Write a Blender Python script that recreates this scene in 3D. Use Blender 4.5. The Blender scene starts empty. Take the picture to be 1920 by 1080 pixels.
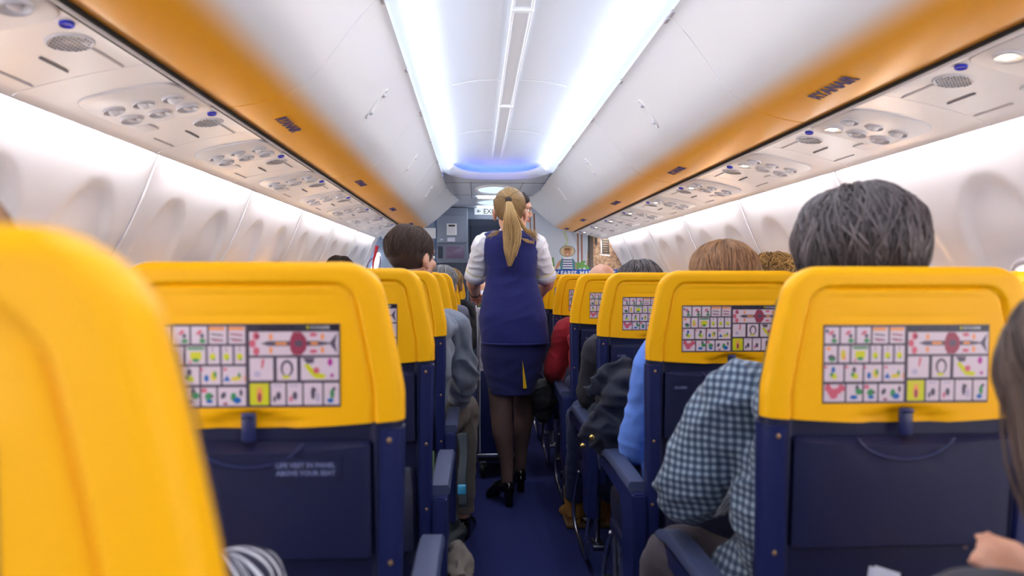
import bpy, bmesh, math, random
from mathutils import Vector, Matrix, Euler, noise
from math import sin, cos, pi, sqrt, exp, radians as R
random.seed(7)
S = bpy.context.scene
COL = S.collection
# ------------------------------------------------------------------ camera, world, exposure
F = 1360.0                       # focal length in pixels of a 1920 wide frame
EYE = 1.20
YAW, PITCH = math.atan(67/F), math.atan(21/F)
cam_d = bpy.data.cameras.new('camera'); cam = bpy.data.objects.new('camera', cam_d); COL.objects.link(cam)
cam.location = (0, 0, EYE); cam.rotation_euler = (pi/2-PITCH, 0, -YAW)
cam_d.sensor_width = 36; cam_d.lens = F/1920*36; cam_d.clip_start = 0.02
cam_d.dof.use_dof = True; cam_d.dof.focus_distance = 4.3; cam_d.dof.aperture_fstop = 3.4
S.camera = cam
wd = bpy.data.worlds.new('world'); S.world = wd; wd.use_nodes = True
wd.node_tree.nodes['Background'].inputs[0].default_value = (0.6, 0.7, 0.9, 1)
wd.node_tree.nodes['Background'].inputs[1].default_value = 0.6
S.view_settings.view_transform = 'Standard'; S.view_settings.look = 'None'
S.view_settings.gamma = 1; S.view_settings.use_curve_mapping = False
S.view_settings.exposure = 1.35
COVE, LENS, WASH, BAR, PANE_GLOW = 4.5, 6.6, 7.5, 4.5, 11.0   # strengths of the cabin's light strips and of the added window glow
CX = 0.175                        # centre line of the cabin

def at(px, py, Y):
    """point on the plane y=Y that the photograph shows at pixel px, py (a measuring aid)"""
    M = cam.rotation_euler.to_matrix()
    d = M @ Vector(((px-960)/F, (540-py)/F, -1))
    t = Y/d.y
    return Vector((d.x*t, Y, EYE+d.z*t))

# ------------------------------------------------------------------ materials
def lin(c): return tuple((x/12.92 if x <= .04045 else ((x+.055)/1.055)**2.4) for x in c)
def rgb(r, g, b): return lin((r/255, g/255, b/255))+(1,)
def mat(name, col, rough=.5, metal=0, emit=0, coat=0, sheen=0, spec=None):
    m = bpy.data.materials.new(name); m.use_nodes = True
    b = m.node_tree.nodes['Principled BSDF']
    b.inputs['Base Color'].default_value = col; b.inputs['Roughness'].default_value = rough
    b.inputs['Metallic'].default_value = metal
    if emit: b.inputs['Emission Color'].default_value = col; b.inputs['Emission Strength'].default_value = emit
    if coat: b.inputs['Coat Weight'].default_value = coat; b.inputs['Coat Roughness'].default_value = .15
    if sheen: b.inputs['Sheen Weight'].default_value = sheen
    if spec is not None: b.inputs['Specular IOR Level'].default_value = spec
    return m
def nd(m, t, **kw):
    n = m.node_tree.nodes.new(t)
    for k, v in kw.items(): setattr(n, k, v)
    return n
def lk(m, a, b): m.node_tree.links.new(a, b)
def coords(m, scale=(1,1,1)):
    tc = nd(m, 'ShaderNodeTexCoord'); mp = nd(m, 'ShaderNodeMapping'); mp.inputs['Scale'].default_value = scale
    lk(m, tc.outputs['Object'], mp.inputs[0]); return mp.outputs[0]
def grain(m, c1, c2, scale=200, bump=.0, stretch=(1,1,1), lo=.35, hi=.65, detail=3, dist=.002):
    n = nd(m, 'ShaderNodeTexNoise'); n.inputs['Scale'].default_value = scale; n.inputs['Detail'].default_value = detail
    lk(m, coords(m, stretch), n.inputs['Vector'])
    r = nd(m, 'ShaderNodeValToRGB'); r.color_ramp.elements[0].position = lo; r.color_ramp.elements[1].position = hi
    r.color_ramp.elements[0].color = c1; r.color_ramp.elements[1].color = c2
    lk(m, n.outputs[0], r.inputs[0]); b = m.node_tree.nodes['Principled BSDF']; lk(m, r.outputs[0], b.inputs['Base Color'])
    if bump:
        bp = nd(m, 'ShaderNodeBump'); bp.inputs['Strength'].default_value = bump; bp.inputs['Distance'].default_value = dist
        lk(m, n.outputs[0], bp.inputs['Height']); lk(m, bp.outputs[0], b.inputs['Normal'])
    return m
def cloth(name, col, bump=.25, scale=350, rough=.85):
    c2 = tuple(min(1, x*1.25) for x in col[:3])+(1,)
    return grain(mat(name, col, rough, sheen=.06), col, c2, scale, bump, dist=.001)

M = {}
M['yellow'] = grain(mat('yellow_plastic', rgb(250,182,0), .45, spec=.25), rgb(249,180,0), rgb(250,184,0), 900, .12, dist=.0004)
M['navy'] = grain(mat('navy_plastic', rgb(22,27,62), .42), rgb(20,25,58), rgb(25,30,68), 700, .12, dist=.0004)
M['navy_side'] = grain(mat('navy_frame_plastic', rgb(26,34,80), .36), rgb(24,32,78), rgb(29,38,90), 500, .05, dist=.0004)
M['leather'] = grain(mat('dark_blue_leather', rgb(28,32,58), .5), rgb(25,29,54), rgb(34,38,66), 160, .3)
M['armpad'] = grain(mat('armrest_rubber', rgb(62,72,106), .5), rgb(58,68,100), rgb(66,76,112), 300, .1)
M['metal'] = mat('brushed_metal', rgb(175,178,188), .28, 1)
M['black'] = mat('black_plastic', rgb(14,14,16), .4)
M['dark'] = mat('dark_gap', rgb(22,20,22), .7)
M['white'] = grain(mat('cabin_white', rgb(240,240,240), .42), rgb(239,239,240), rgb(242,242,242), 6, 0)
M['wallwhite'] = grain(mat('sidewall_white', rgb(240,236,238), .5), rgb(239,235,237), rgb(242,238,240), 4, 0)
M['recess'] = mat('window_surround_white', rgb(206,200,204), .5)
M['psu'] = mat('service_panel_white', rgb(242,240,243), .36)
M['psu2'] = mat('service_panel_insert', rgb(226,225,232), .35)
M['vault'] = mat('ceiling_white', rgb(232,234,240), .5)
M['grey'] = mat('galley_grey', rgb(146,156,174), .45)
M['grey2'] = mat('galley_mid_grey', rgb(118,127,146), .4)
M['grey3'] = mat('galley_dark_grey', rgb(52,60,80), .45)
M['panelgrey'] = mat('end_ceiling_grey', rgb(206,214,228), .5)
M['seam'] = mat('seam_line', rgb(120,118,126), .6)
M['rim'] = mat('translucent_rim_plastic', rgb(244,244,248), .4)
_b = M['rim'].node_tree.nodes['Principled BSDF']; _t = nd(M['rim'], 'ShaderNodeBsdfTranslucent'); _t.inputs[0].default_value = rgb(240,243,250)
_x = nd(M['rim'], 'ShaderNodeMixShader'); _x.inputs[0].default_value = .25; lk(M['rim'], _b.outputs[0], _x.inputs[1]); lk(M['rim'], _t.outputs[0], _x.inputs[2])
lk(M['rim'], _x.outputs[0], M['rim'].node_tree.nodes['Material Output'].inputs[0])
M['cove'] = mat('cove_light', (.72,.84,1,1), .5, emit=COVE)
M['lens'] = mat('cove_lens', (.86,.92,1,1), .5, emit=LENS)
M['endblue'] = mat('blue_mood_light', (.06,.16,1,1), .5, emit=4.5)
M['wash'] = mat('wall_wash_light', (1,.97,.98,1), .5, emit=WASH)
M['pane_glow'] = mat('added_pane_glow', (1,.95,.93,1), .5, emit=PANE_GLOW)  # unseen daylight, added on the panes to brighten the service panels
M['bar'] = mat('light_bar', (.9,.96,1,1), .5, emit=BAR)
M['dome'] = mat('lit_dome', (.52,.66,1,1), .4, emit=.5)
M['readlamp'] = mat('lit_reading_lamp', (1,.8,.55,1), .4, emit=5)
M['amber'] = mat('lit_sign', (1,.5,.2,1), .4, emit=2.5)
M['bluebtn'] = mat('call_button_blue', rgb(50,60,215), .4)
M['brandblue'] = mat('lettering_blue', rgb(52,46,120), .5)
M['ink'] = mat('ink_dark', rgb(40,40,48), .6)
M['skin'] = grain(mat('skin', rgb(214,160,134), .5), rgb(206,150,124), rgb(221,170,146), 25, .05)
M['skin'].node_tree.nodes['Principled BSDF'].inputs['Subsurface Weight'].default_value = .08
M['lips'] = mat('lips', rgb(176,84,80), .4)
M['eyewhite'] = mat('eye_white', rgb(235,230,228), .2)
M['iris'] = mat('eye_iris', rgb(50,34,26), .15)
M['shirt'] = cloth('white_shirt_cotton', rgb(224,224,234))
M['vest'] = cloth('navy_uniform_cloth', rgb(25,31,98), .2)
M['skirt'] = cloth('navy_skirt_cloth', rgb(20,25,80), .2)
M['pleat'] = mat('yellow_pleat_cloth', rgb(240,190,20), .7)
M['tights'] = mat('black_sheer_tights', rgb(98,76,70), .45)
M['shoe'] = mat('black_patent_leather', rgb(12,11,14), .18)
M['hoodie'] = cloth('grey_blue_jersey', rgb(112,120,136))
M['khaki'] = cloth('khaki_cotton', rgb(84,77,72))
M['greytop'] = cloth('grey_knit', rgb(108,110,126))
M['blacktop'] = cloth('black_wool', rgb(22,22,30))
M['charcoal'] = cloth('charcoal_wool', rgb(48,48,58))
M['bluetop'] = cloth('sky_blue_knit', rgb(92,134,222))
M['redtop'] = cloth('dark_red_knit', rgb(150,20,34))
M['jeans'] = cloth('blue_denim', rgb(36,48,86))
M['darktrouser'] = cloth('dark_brown_grey_cloth', rgb(62,56,66))
M['coat'] = cloth('dark_navy_coat', rgb(17,24,42))
M['boot'] = grain(mat('tan_suede', rgb(150,104,40), .8), rgb(140,96,36), rgb(160,114,50), 120, .2)
M['sole'] = mat('boot_sole', rgb(92,66,40), .8)
M['gold'] = mat('gold_button', rgb(235,200,110), .25, 1)
M['bolt'] = mat('dull_brass_bolt', rgb(150,120,90), .5, .6)
M['paper'] = mat('white_paper', rgb(225,228,245), .7)
M['green'] = mat('green_leaf', rgb(96,150,60), .6)
M['red'] = mat('red_strap', rgb(205,28,32), .6)
M['teal'] = mat('teal_buckle', rgb(60,150,190), .4)
M['beige'] = cloth('beige_canvas', rgb(92,84,78))
M['bagcloth'] = cloth('black_nylon', rgb(28,28,34))
# navy cloth with white stripes
def striped(name, base, line, axis, freq):
    m = mat(name, base, .85); w = nd(m, 'ShaderNodeTexWave', wave_type='BANDS', bands_direction=axis, wave_profile='SIN')
    w.inputs['Scale'].default_value = freq; w.inputs['Distortion'].default_value = 1.2; w.inputs['Detail'].default_value = 1
    lk(m, coords(m), w.inputs['Vector']); r = nd(m, 'ShaderNodeValToRGB')
    r.color_ramp.elements[0].position = .70; r.color_ramp.elements[1].position = .76
    r.color_ramp.elements[0].color = base; r.color_ramp.elements[1].color = line
    lk(m, w.outputs[0], r.inputs[0]); lk(m, r.outputs[0], m.node_tree.nodes['Principled BSDF'].inputs['Base Color']); return m
M['stripe'] = striped('navy_white_striped_jersey', rgb(26,30,58), rgb(215,218,230), 'Y', 9)
def checked():
    m = mat('blue_grey_gingham', rgb(150,170,190), .85, sheen=.1)
    b = m.node_tree.nodes['Principled BSDF']; co = coords(m)
    nz = nd(m, 'ShaderNodeTexNoise'); nz.inputs['Scale'].default_value = 7; lk(m, co, nz.inputs['Vector'])
    add = nd(m, 'ShaderNodeVectorMath', operation='MULTIPLY_ADD'); add.inputs[1].default_value = (.02,)*3
    lk(m, nz.outputs['Color'], add.inputs[0]); lk(m, co, add.inputs[2])
    outs = []
    for rot in ((0, 0, R(35)), (R(0), R(90), 0)):
        mp = nd(m, 'ShaderNodeMapping'); mp.inputs['Rotation'].default_value = rot; lk(m, add.outputs[0], mp.inputs[0])
        w = nd(m, 'ShaderNodeTexWave', wave_type='BANDS', bands_direction='X'); w.inputs['Scale'].default_value = 22
        lk(m, mp.outputs[0], w.inputs['Vector'])
        r = nd(m, 'ShaderNodeValToRGB'); r.color_ramp.elements[0].position = .35; r.color_ramp.elements[1].position = .62
        r.color_ramp.elements[0].color = rgb(235,238,240); r.color_ramp.elements[1].color = rgb(138,150,168)
        lk(m, w.outputs[0], r.inputs[0]); outs.append(r.outputs[0])
    mx = nd(m, 'ShaderNodeMix', data_type='RGBA', blend_type='MULTIPLY'); mx.inputs[0].default_value = 1
    lk(m, outs[0], mx.inputs[6]); lk(m, outs[1], mx.inputs[7])
    mx2 = nd(m, 'ShaderNodeMix', data_type='RGBA', blend_type='MULTIPLY'); mx2.inputs[0].default_value = 1
    mx2.inputs[7].default_value = rgb(172,186,200)
    lk(m, mx.outputs[2], mx2.inputs[6]); lk(m, mx2.outputs[2], b.inputs['Base Color']); return m
M['check'] = checked()
def carpet():
    m = mat('navy_carpet', rgb(38,44,98), .95, spec=.2)
    grain(m, rgb(28,34,80), rgb(52,59,116), 260, .5, detail=4, lo=.42, hi=.72, dist=.003); return m
M['carpet'] = carpet()
def bin_paint():
    """overhead bin door: painted yellow low down, fading to white higher up the door"""
    m = mat('bin_door_paint', rgb(235,235,238), .33)
    tc = nd(m, 'ShaderNodeTexCoord'); sp = nd(m, 'ShaderNodeSeparateXYZ'); lk(m, tc.outputs['Object'], sp.inputs[0])
    mr = nd(m, 'ShaderNodeMapRange'); mr.inputs[1].default_value = EYE+.548; mr.inputs[2].default_value = EYE+.602
    lk(m, sp.outputs[2], mr.inputs[0]); r = nd(m, 'ShaderNodeValToRGB')
    r.color_ramp.interpolation = 'EASE'
    r.color_ramp.elements[0].color = rgb(248,172,18); r.color_ramp.elements[1].color = rgb(244,244,246)
    lk(m, mr.outputs[0], r.inputs[0]); lk(m, r.outputs[0], m.node_tree.nodes['Principled BSDF'].inputs['Base Color']); return m
M['bin'] = bin_paint()
def hair_mat(name, dark, light, rough=.45):
    m = mat(name, dark, rough); a = nd(m, 'ShaderNodeAttribute', attribute_name='tint')
    r = nd(m, 'ShaderNodeValToRGB'); r.color_ramp.elements[0].color = dark; r.color_ramp.elements[1].color = light
    lk(m, a.outputs['Fac'], r.inputs[0]); lk(m, r.outputs[0], m.node_tree.nodes['Principled BSDF'].inputs['Base Color']); return m
H = dict(blonde=hair_mat('dark_blonde_hair', rgb(104,76,48), rgb(196,160,104)),
         tail=hair_mat('blonde_ponytail_hair', rgb(150,112,64), rgb(232,196,136)),
         brown=hair_mat('brown_hair', rgb(46,32,28), rgb(98,74,64), .6),
         dark=hair_mat('dark_brown_hair', rgb(34,24,24), rgb(74,54,50)),
         grey=hair_mat('dark_greying_hair', rgb(52,45,48), rgb(122,112,114)),
         silver=hair_mat('silver_hair', rgb(96,94,98), rgb(176,174,176)),
         auburn=hair_mat('light_auburn_hair', rgb(116,78,52), rgb(186,140,98)),
         curly=hair_mat('curly_blond_hair', rgb(130,92,48), rgb(206,164,96)),
         long=hair_mat('long_brown_hair', rgb(58,44,42), rgb(112,90,78)))

# ------------------------------------------------------------------ mesh helpers
def tag(o, label=None, cat=None, group=None, kind=None):
    if label: o['label'] = label
    if cat: o['category'] = cat
    if group: o['group'] = group
    if kind: o['kind'] = kind
    return o
def empty(name, loc=(0,0,0), label=None, cat=None, group=None):
    o = bpy.data.objects.new(name, None); o.empty_display_size = .1; COL.objects.link(o); o.location = loc
    return tag(o, label, cat, group)
class MB:
    def __init__(s):
        s.bm = bmesh.new(); s.mats = []; s.cur = 0; s.t = s.bm.verts.layers.float.new('tint'); s.tint = .3
    def use(s, m):
        if m not in s.mats: s.mats.append(m)
        s.cur = s.mats.index(m); return s
    def v(s, p):
        w = s.bm.verts.new(p); w[s.t] = s.tint; return w
    def f(s, vs):
        try: fc = s.bm.faces.new(vs)
        except ValueError: return None
        fc.material_index = s.cur; fc.smooth = True; return fc
    def box(s, c, size, rot=None, bev=0, seg=2):
        tmp = bmesh.new(); bmesh.ops.create_cube(tmp, size=1)
        for v in tmp.verts: v.co = Vector((v.co.x*size[0], v.co.y*size[1], v.co.z*size[2]))
        if bev: bmesh.ops.bevel(tmp, geom=tmp.edges[:]+tmp.verts[:], offset=bev, segments=seg, profile=.5, affect='EDGES')
        m = Matrix.Translation(c) @ (Euler(rot).to_matrix().to_4x4() if rot else Matrix())
        s.merge(tmp, m, smooth=bev > 0); return s
    def merge(s, tmp, m=Matrix(), smooth=True):
        mp = {v: s.v(m @ v.co) for v in tmp.verts}
        for fc in tmp.faces:
            g = s.f([mp[v] for v in fc.verts])
            if g: g.smooth = smooth
        tmp.free()
    def rings(s, rs, cap=True, closed=True):
        """loft through lists of points"""
        vr = [[s.v(p) for p in r] for r in rs]; n = len(vr[0])
        for a, b in zip(vr, vr[1:]):
            for i in range(n if closed else n-1):
                j = (i+1) % n; s.f([a[i], a[j], b[j], b[i]])
        if cap and closed: s.f(vr[0][::-1]); s.f(vr[-1])
        return s
    def tube(s, pts, rad, n=10, cap=True, flat=1.0, side=None):
        pts = [Vector(p) for p in pts]
        if not isinstance(rad, (list, tuple)): rad = [rad]*len(pts)
        rs = []; u = None
        for i, p in enumerate(pts):
            d = (pts[min(i+1, len(pts)-1)]-pts[max(i-1, 0)]).normalized()
            if u is None:
                u = Vector(side) if side else (Vector((0,0,1)) if abs(d.z) < .9 else Vector((1,0,0)))
            u = (u-d*u.dot(d)).normalized(); w = d.cross(u)
            r = rad[i]
            rs.append([p+u*cos(2*pi*k/n)*r+w*sin(2*pi*k/n)*r*flat for k in range(n)])
        return s.rings(rs, cap)
    def spline(s, pts, rad, n=10, sub=5, **kw):
        P, Q = smoothpath(pts, rad, sub); return s.tube(P, Q, n, **kw)
    def ell(s, c, r, rot=None, nu=20, nv=12, fn=None):
        m = rot if rot is not None else Matrix.Identity(3); c = Vector(c); rs = []
        for j in range(nv+1):
            th = pi*j/nv; th = min(max(th, .02), pi-.02)
            row = []
            for i in range(nu):
                a = 2*pi*i/nu
                q = Vector((sin(th)*cos(a), sin(th)*sin(a), cos(th)))
                if fn: q = q*fn(q)
                row.append(c+m @ Vector((q.x*r[0], q.y*r[1], q.z*r[2])))
            rs.append(row)
        return s.rings(rs)
    def horiz(s, rs, n=28, p=2.2, cap=True):
        """stack of horizontal superellipse rings: (x, y, z, rx, ry)"""
        out = []
        for (x, y, z, a, b) in rs:
            row = []
            for k in range(n):
                t = 2*pi*k/n; c_, s_ = cos(t), sin(t)
                row.append((x+a*math.copysign(abs(c_)**(2/p), c_), y+b*math.copysign(abs(s_)**(2/p), s_), z))
            out.append(row)
        return s.rings(out, cap)
    def poly(s, pts, flat=True):
        g = s.f([s.v(p) for p in pts])
        if g and flat: g.smooth = False
        return s
    def prism(s, pts2, fn, h0, h1):
        """polygon pts2 in 2-D mapped by fn(a, b, h) and extruded from h0 to h1"""
        a = [s.v(fn(p[0], p[1], h0)) for p in pts2]; b = [s.v(fn(p[0], p[1], h1)) for p in pts2]
        n = len(pts2)
        for i in range(n):
            g = s.f([a[i], a[(i+1) % n], b[(i+1) % n], b[i]])
            if g: g.smooth = False
        for q in (a[::-1], b):
            g = s.f(q)
            if g: g.smooth = False
        return s
    def text(s, body, size, fn, depth=.0005, align='CENTER', bold=0):
        cu = bpy.data.curves.new('t', 'FONT'); cu.body = body; cu.size = size; cu.align_x = align; cu.extrude = depth
        cu.offset = bold; cu.resolution_u = 3
        o = bpy.data.objects.new('t', cu); COL.objects.link(o)
        dg = bpy.context.evaluated_depsgraph_get(); dg.update()
        me = bpy.data.meshes.new_from_object(o.evaluated_get(dg))
        bpy.data.objects.remove(o)
        vs = [s.v(fn(v.co.x, v.co.y, v.co.z)) for v in me.vertices]
        for p in me.polygons:
            g = s.f([vs[i] for i in p.vertices])
            if g: g.smooth = False
        bpy.data.meshes.remove(me); return s
    def build(s, name, m=None, parent=None, fix=True, auto=None):
        if fix: bmesh.ops.recalc_face_normals(s.bm, faces=s.bm.faces[:])
        me = bpy.data.meshes.new(name); s.bm.to_mesh(me); s.bm.free()
        if s.mats:
            for q in s.mats: me.materials.append(q)
        if m and not s.mats: me.materials.append(m)
        if auto is not None: me.set_sharp_from_angle(angle=R(auto))
        o = bpy.data.objects.new(name, me); COL.objects.link(o)
        if parent: o.parent = parent
        return o
def smoothpath(pts, rad, sub=5):
    pts = [Vector(p) for p in pts]
    if not isinstance(rad, (list, tuple)): rad = [rad]*len(pts)
    P, Q = [], []
    for i in range(len(pts)-1):
        p0, p1, p2, p3 = pts[max(i-1,0)], pts[i], pts[i+1], pts[min(i+2,len(pts)-1)]
        for k in range(sub):
            t = k/sub
            P.append(.5*((2*p1)+(p2-p0)*t+(2*p0-5*p1+4*p2-p3)*t*t+(3*p1-p0-3*p2+p3)*t**3))
            Q.append(rad[i]*(1-t)+rad[i+1]*t)
    P.append(pts[-1]); Q.append(rad[-1]); return P, Q
def fuse(mb, voxel=.006, smooth=6, wrinkle=0, wscale=9, seed=0, region=None):
    """melt the closed pieces of mb into one continuous skin"""
    me = bpy.data.meshes.new('x'); bmesh.ops.recalc_face_normals(mb.bm, faces=mb.bm.faces[:])
    mb.bm.to_mesh(me); mb.bm.free()
    o = bpy.data.objects.new('x', me); COL.objects.link(o)
    a = o.modifiers.new('r', 'REMESH'); a.mode = 'VOXEL'; a.voxel_size = voxel; a.use_smooth_shade = True
    b = o.modifiers.new('s', 'SMOOTH'); b.factor = .5; b.iterations = smooth
    dg = bpy.context.evaluated_depsgraph_get(); dg.update()
    m2 = bpy.data.meshes.new_from_object(o.evaluated_get(dg))
    bpy.data.objects.remove(o); bpy.data.meshes.remove(me)
    out = MB(); out.bm.free(); out.bm = bmesh.new(); out.bm.from_mesh(m2); bpy.data.meshes.remove(m2)
    out.t = out.bm.verts.layers.float.get('tint') or out.bm.verts.layers.float.new('tint')
    if wrinkle:
        out.bm.normal_update()
        for v in out.bm.verts:
            p = v.co*wscale+Vector((seed*3.1, seed*1.7, 0)); p.z *= 1.6
            q = p+Vector((noise.noise(p*.6), noise.noise(p*.6+Vector((5,5,5))), 0))*1.3
            r = 1-abs(noise.noise(q))*2.2
            v.co += v.normal*(wrinkle*(r-.45)*(region(v.co) if region else 1))
    for fc in out.bm.faces: fc.smooth = True
    return out
def copy_tree(o, parent=None):
    c = o.copy(); COL.objects.link(c)
    if parent: c.parent = parent
    for ch in list(o.children): copy_tree(ch, c)
    return c

# ------------------------------------------------------------------ cabin shell
Y0, Y1 = -6.0, 9.3
def sweep(mb, prof, ys, side, dx=None):
    """profile of (half width, height over eye) swept along the cabin"""
    rs = []
    for y in ys:
        rs.append([(CX+side*(h+(dx(h, z, y) if dx else 0)), y, EYE+z) for h, z in prof])
    n = len(prof)
    vr = [[mb.v(p) for p in r] for r in rs]
    for a, b in zip(vr, vr[1:]):
        for i in range(n-1): mb.f([a[i], a[i+1], b[i+1], b[i]])
    return mb
fl = MB(); fl.box((CX, 2.1, -.03), (3.6, 16.4, .06)); tag(fl.build('floor', M['carpet']), kind='structure')
# sidewalls with window surrounds
WPROF = [(1.36,.475), (1.385,.42), (1.42,.33), (1.46,.24), (1.50,.155), (1.56,.06), (1.61,-.05), (1.645,-.2), (1.665,-.4), (1.66,-.7), (1.62,-1.0), (1.57,-1.2)]
def wall_half(z):
    for (h0, z0), (h1, z1) in zip(WPROF, WPROF[1:]):
        if z <= z0 and z >= z1: return h0+(h1-h0)*(z0-z)/(z0-z1)
    return WPROF[-1][0] if z < 0 else WPROF[0][0]
SEAMS = {-1: [2.81-1.15*k for k in range(7, 0, -1)]+[2.81+1.15*k for k in range(6)], 1: [3.08-1.15*k for k in range(7, 0, -1)]+[3.08+1.15*k for k in range(6)]}
for side, nm in ((-1, 'left'), (1, 'right')):
    mb = MB(); prof = [(wall_half(z), z) for z in [.475-.02*i for i in range(60)]+[-.75,-1,-1.2]]
    wins = []
    for s0 in SEAMS[side]: wins += [s0-.29-.575+.02, s0-.29-.02+.0]
    wins = [w for w in wins if Y0+.3 < w < 8.6]
    ys = [Y0+.3*i for i in range(21)]+[.025*i for i in range(1, 357)]
    vr = []
    for y in ys:
        row = []
        for h, z in prof:
            rec = 0
            for wy in wins:
                if abs(y-wy) < .25:
                    e = sqrt(((y-wy)/.205)**2+((z+.01)/.335)**2)
                    t = min(1, max(0, (1.0-e)/.10)); rec = max(rec, (.004+.020*min(1, max(0, (z+.12)/.38)))*t*t*(3-2*t))
            sm = min(abs(y-s0) for s0 in SEAMS[side])
            if sm < .012: rec = max(rec, .006)
            row.append(mb.v((CX+side*(h+rec), y, EYE+z)))
        vr.append(row)
    for a, b in zip(vr, vr[1:]):
        for i in range(len(prof)-1): mb.f([a[i], a[i+1], b[i+1], b[i]])
    w = mb.build('wall_'+nm, M['wallwhite']); tag(w, kind='structure')
    mb = MB()                                          # panel joint strips
    for s0 in SEAMS[side]:
        rs = [[(CX+side*(wall_half(z)+o), s0+yy, EYE+z) for (yy, o) in ((-.006,.004),(-.004,-.003),(.004,-.003),(.006,.004))] for z in [.475-.05*i for i in range(24)]]
        mb.rings(rs)
    tag(mb.build('trim_joints_'+nm, M['wallwhite']), kind='structure')
    for k, wy in enumerate(wins):                      # surrounds, and panes given an added glow
        t = empty('window_%d' % (k+1+(50 if side > 0 else 0))); tag(t, kind='structure')
        mb = MB(); n = 36
        def wp(a, s_, off):
            z = -.13+sin(a)*.17*s_; y = wy+cos(a)*.115*s_
            return (CX+side*(wall_half(z)+.012-off)+side*0, y, EYE+z)
        mb.rings([[wp(2*pi*i/n, s_, o) for i in range(n)] for s_, o in ((1.12,0),(1.1,.008),(1.0,.01),(.95,.0))], cap=False)
        mb.build('window_frame', M['recess'], t)
        mb = MB(); vs = [mb.v(wp(2*pi*i/n, .97, .003)) for i in range(n)]; mb.f(vs); mb.build('window_pane', M['pane_glow'], t)
    # outer skin closing the space above the service panels
    mb = MB(); sweep(mb, [(1.42,.47), (1.36,.49), (1.2,.75), (.9,.98), (.4,1.1), (0,1.12)], [Y0, 10.4], side)
    tag(mb.build('ceiling_shell_'+nm, M['white']), kind='structure')
    # skirting along the floor
    mb = MB(); mb.box((CX+side*1.555, 3, .06), (.03, 12, .12), bev=.005); tag(mb.build('baseboard_'+nm, M['grey3']), kind='structure')
    # slim trims of the service channel: dark seal at the bins, dark line at the wall
    mb = MB(); mb.box((CX+side*.957, (Y0+8.3)/2, EYE+.519), (.03, 8.3-Y0, .013)); tag(mb.build('trim_1_'+nm, M['dark']), kind='structure')
    mb = MB(); mb.box((CX+side*1.293, (Y0+8.6)/2, EYE+.436), (.012, 8.6-Y0, .006)); tag(mb.build('trim_2_'+nm, M['grey2']), kind='structure')
    # carrier of the wall-wash lights
    mb = MB(); mb.box((CX+side*1.318, (Y0+8.6)/2, EYE+.486), (.07, 8.6-Y0, .012)); tag(mb.build('trim_3_'+nm, M['white']), kind='structure')
    for a, b in zip(SEAMS[side], SEAMS[side][1:]+[8.6]):
        if b <= a: continue
        mb = MB(); mb.box((CX+side*1.325, (a+b)/2, EYE+.475), (.035, b-a-.13, .008))
        o = mb.build('wall_wash_light', M['wash'])
        tag(o, 'white strip light washing the %s sidewall from above its panel' % nm, 'light', 'strip lights above the %s sidewall' % nm)
# rear closure behind the photographer
mb = MB(); mb.box((CX, Y0-.05, 1.1), (3.6, .08, 2.4)); tag(mb.build('wall_back', M['grey']), kind='structure')

# central vault, rim and coves
def rim_path(off=0.0, n=34):
    a, yb, ry = .452-off, 5.7, .80-off
    pts = [(-a, y) for y in [Y0+(yb-Y0)*i/40 for i in range(40)]]
    for i in range(n+1):
        t = pi*i/n; c_, s_ = -cos(t), sin(t)
        pts.append((math.copysign(abs(c_)**.72, c_)*a, yb+abs(s_)**.72*ry))
    pts += [(a, y) for y in [Y0+(yb-Y0)*i/40 for i in range(40)][::-1]]
    return pts
mb = MB()
prof = [(-.03,.874), (.0,.869), (.02,.868), (.045,.874), (.068,.888), (.082,.908), (.084,.920), (.079,.924), (.06,.917), (.04,.900), (.0,.893)]
rows = []
for off, z in prof:
    rows.append([(CX+x, y, EYE+z) for x, y in rim_path(off)])
mb.rings([list(r) for r in zip(*rows)], cap=False, closed=False)
tag(mb.build('trim_ceiling_rim', M['rim']), kind='structure')
mb = MB(); rows = []
for off, z in [(.047,.8735), (.068,.8865), (.083,.9065)]: rows.append([(CX+x, y, EYE+z) for x, y in rim_path(off)])
for rr in (rows,):
    for a_, b_ in zip(rr, rr[1:]):
        for i in range(len(a_)-1):
            if a_[i][1] < 5.95 and a_[i+1][1] < 5.95: mb.f([mb.v(a_[i]), mb.v(a_[i+1]), mb.v(b_[i+1]), mb.v(b_[i])])
bmesh.ops.remove_doubles(mb.bm, verts=mb.bm.verts[:], dist=.0002)
tag(mb.build('rim_light', M['lens']), 'glowing white strips edging both long sides of the ceiling vault', 'light')
rows = [[(CX+x, y, EYE+z) for x, y in rim_path(o)][:] for o, z in ((.012,.900),(.010,.925))]
n0 = 40; a_, b_ = rows
for rng, nm in ((range(0, n0+6), 'left'), (range(len(a_)-n0-7, len(a_)-1), 'right')):
    mb = MB(); va = {}; 
    for i in rng:
        mb.f([mb.v(a_[i]), mb.v(a_[i+1]), mb.v(b_[i+1]), mb.v(b_[i])])
    bmesh.ops.remove_doubles(mb.bm, verts=mb.bm.verts[:], dist=.0005)
    tag(mb.build('cove_light', M['cove']), 'white strip light in the %s cove of the ceiling vault' % nm, 'light')
mb = MB()
for i in range(n0+9, len(a_)-n0-10):
    mb.f([mb.v(a_[i]), mb.v(a_[i+1]), mb.v(b_[i+1]), mb.v(b_[i])])
tag(mb.build('cove_light', M['endblue']), 'blue strip light in the rounded end of the ceiling vault', 'light')
mb = MB(); vr = []
ysv = [Y0+.3*i for i in range(int((5.6-Y0)/.3)+1)]+[5.7+.9*sin(pi/2*i/14) for i in range(15)]
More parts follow.
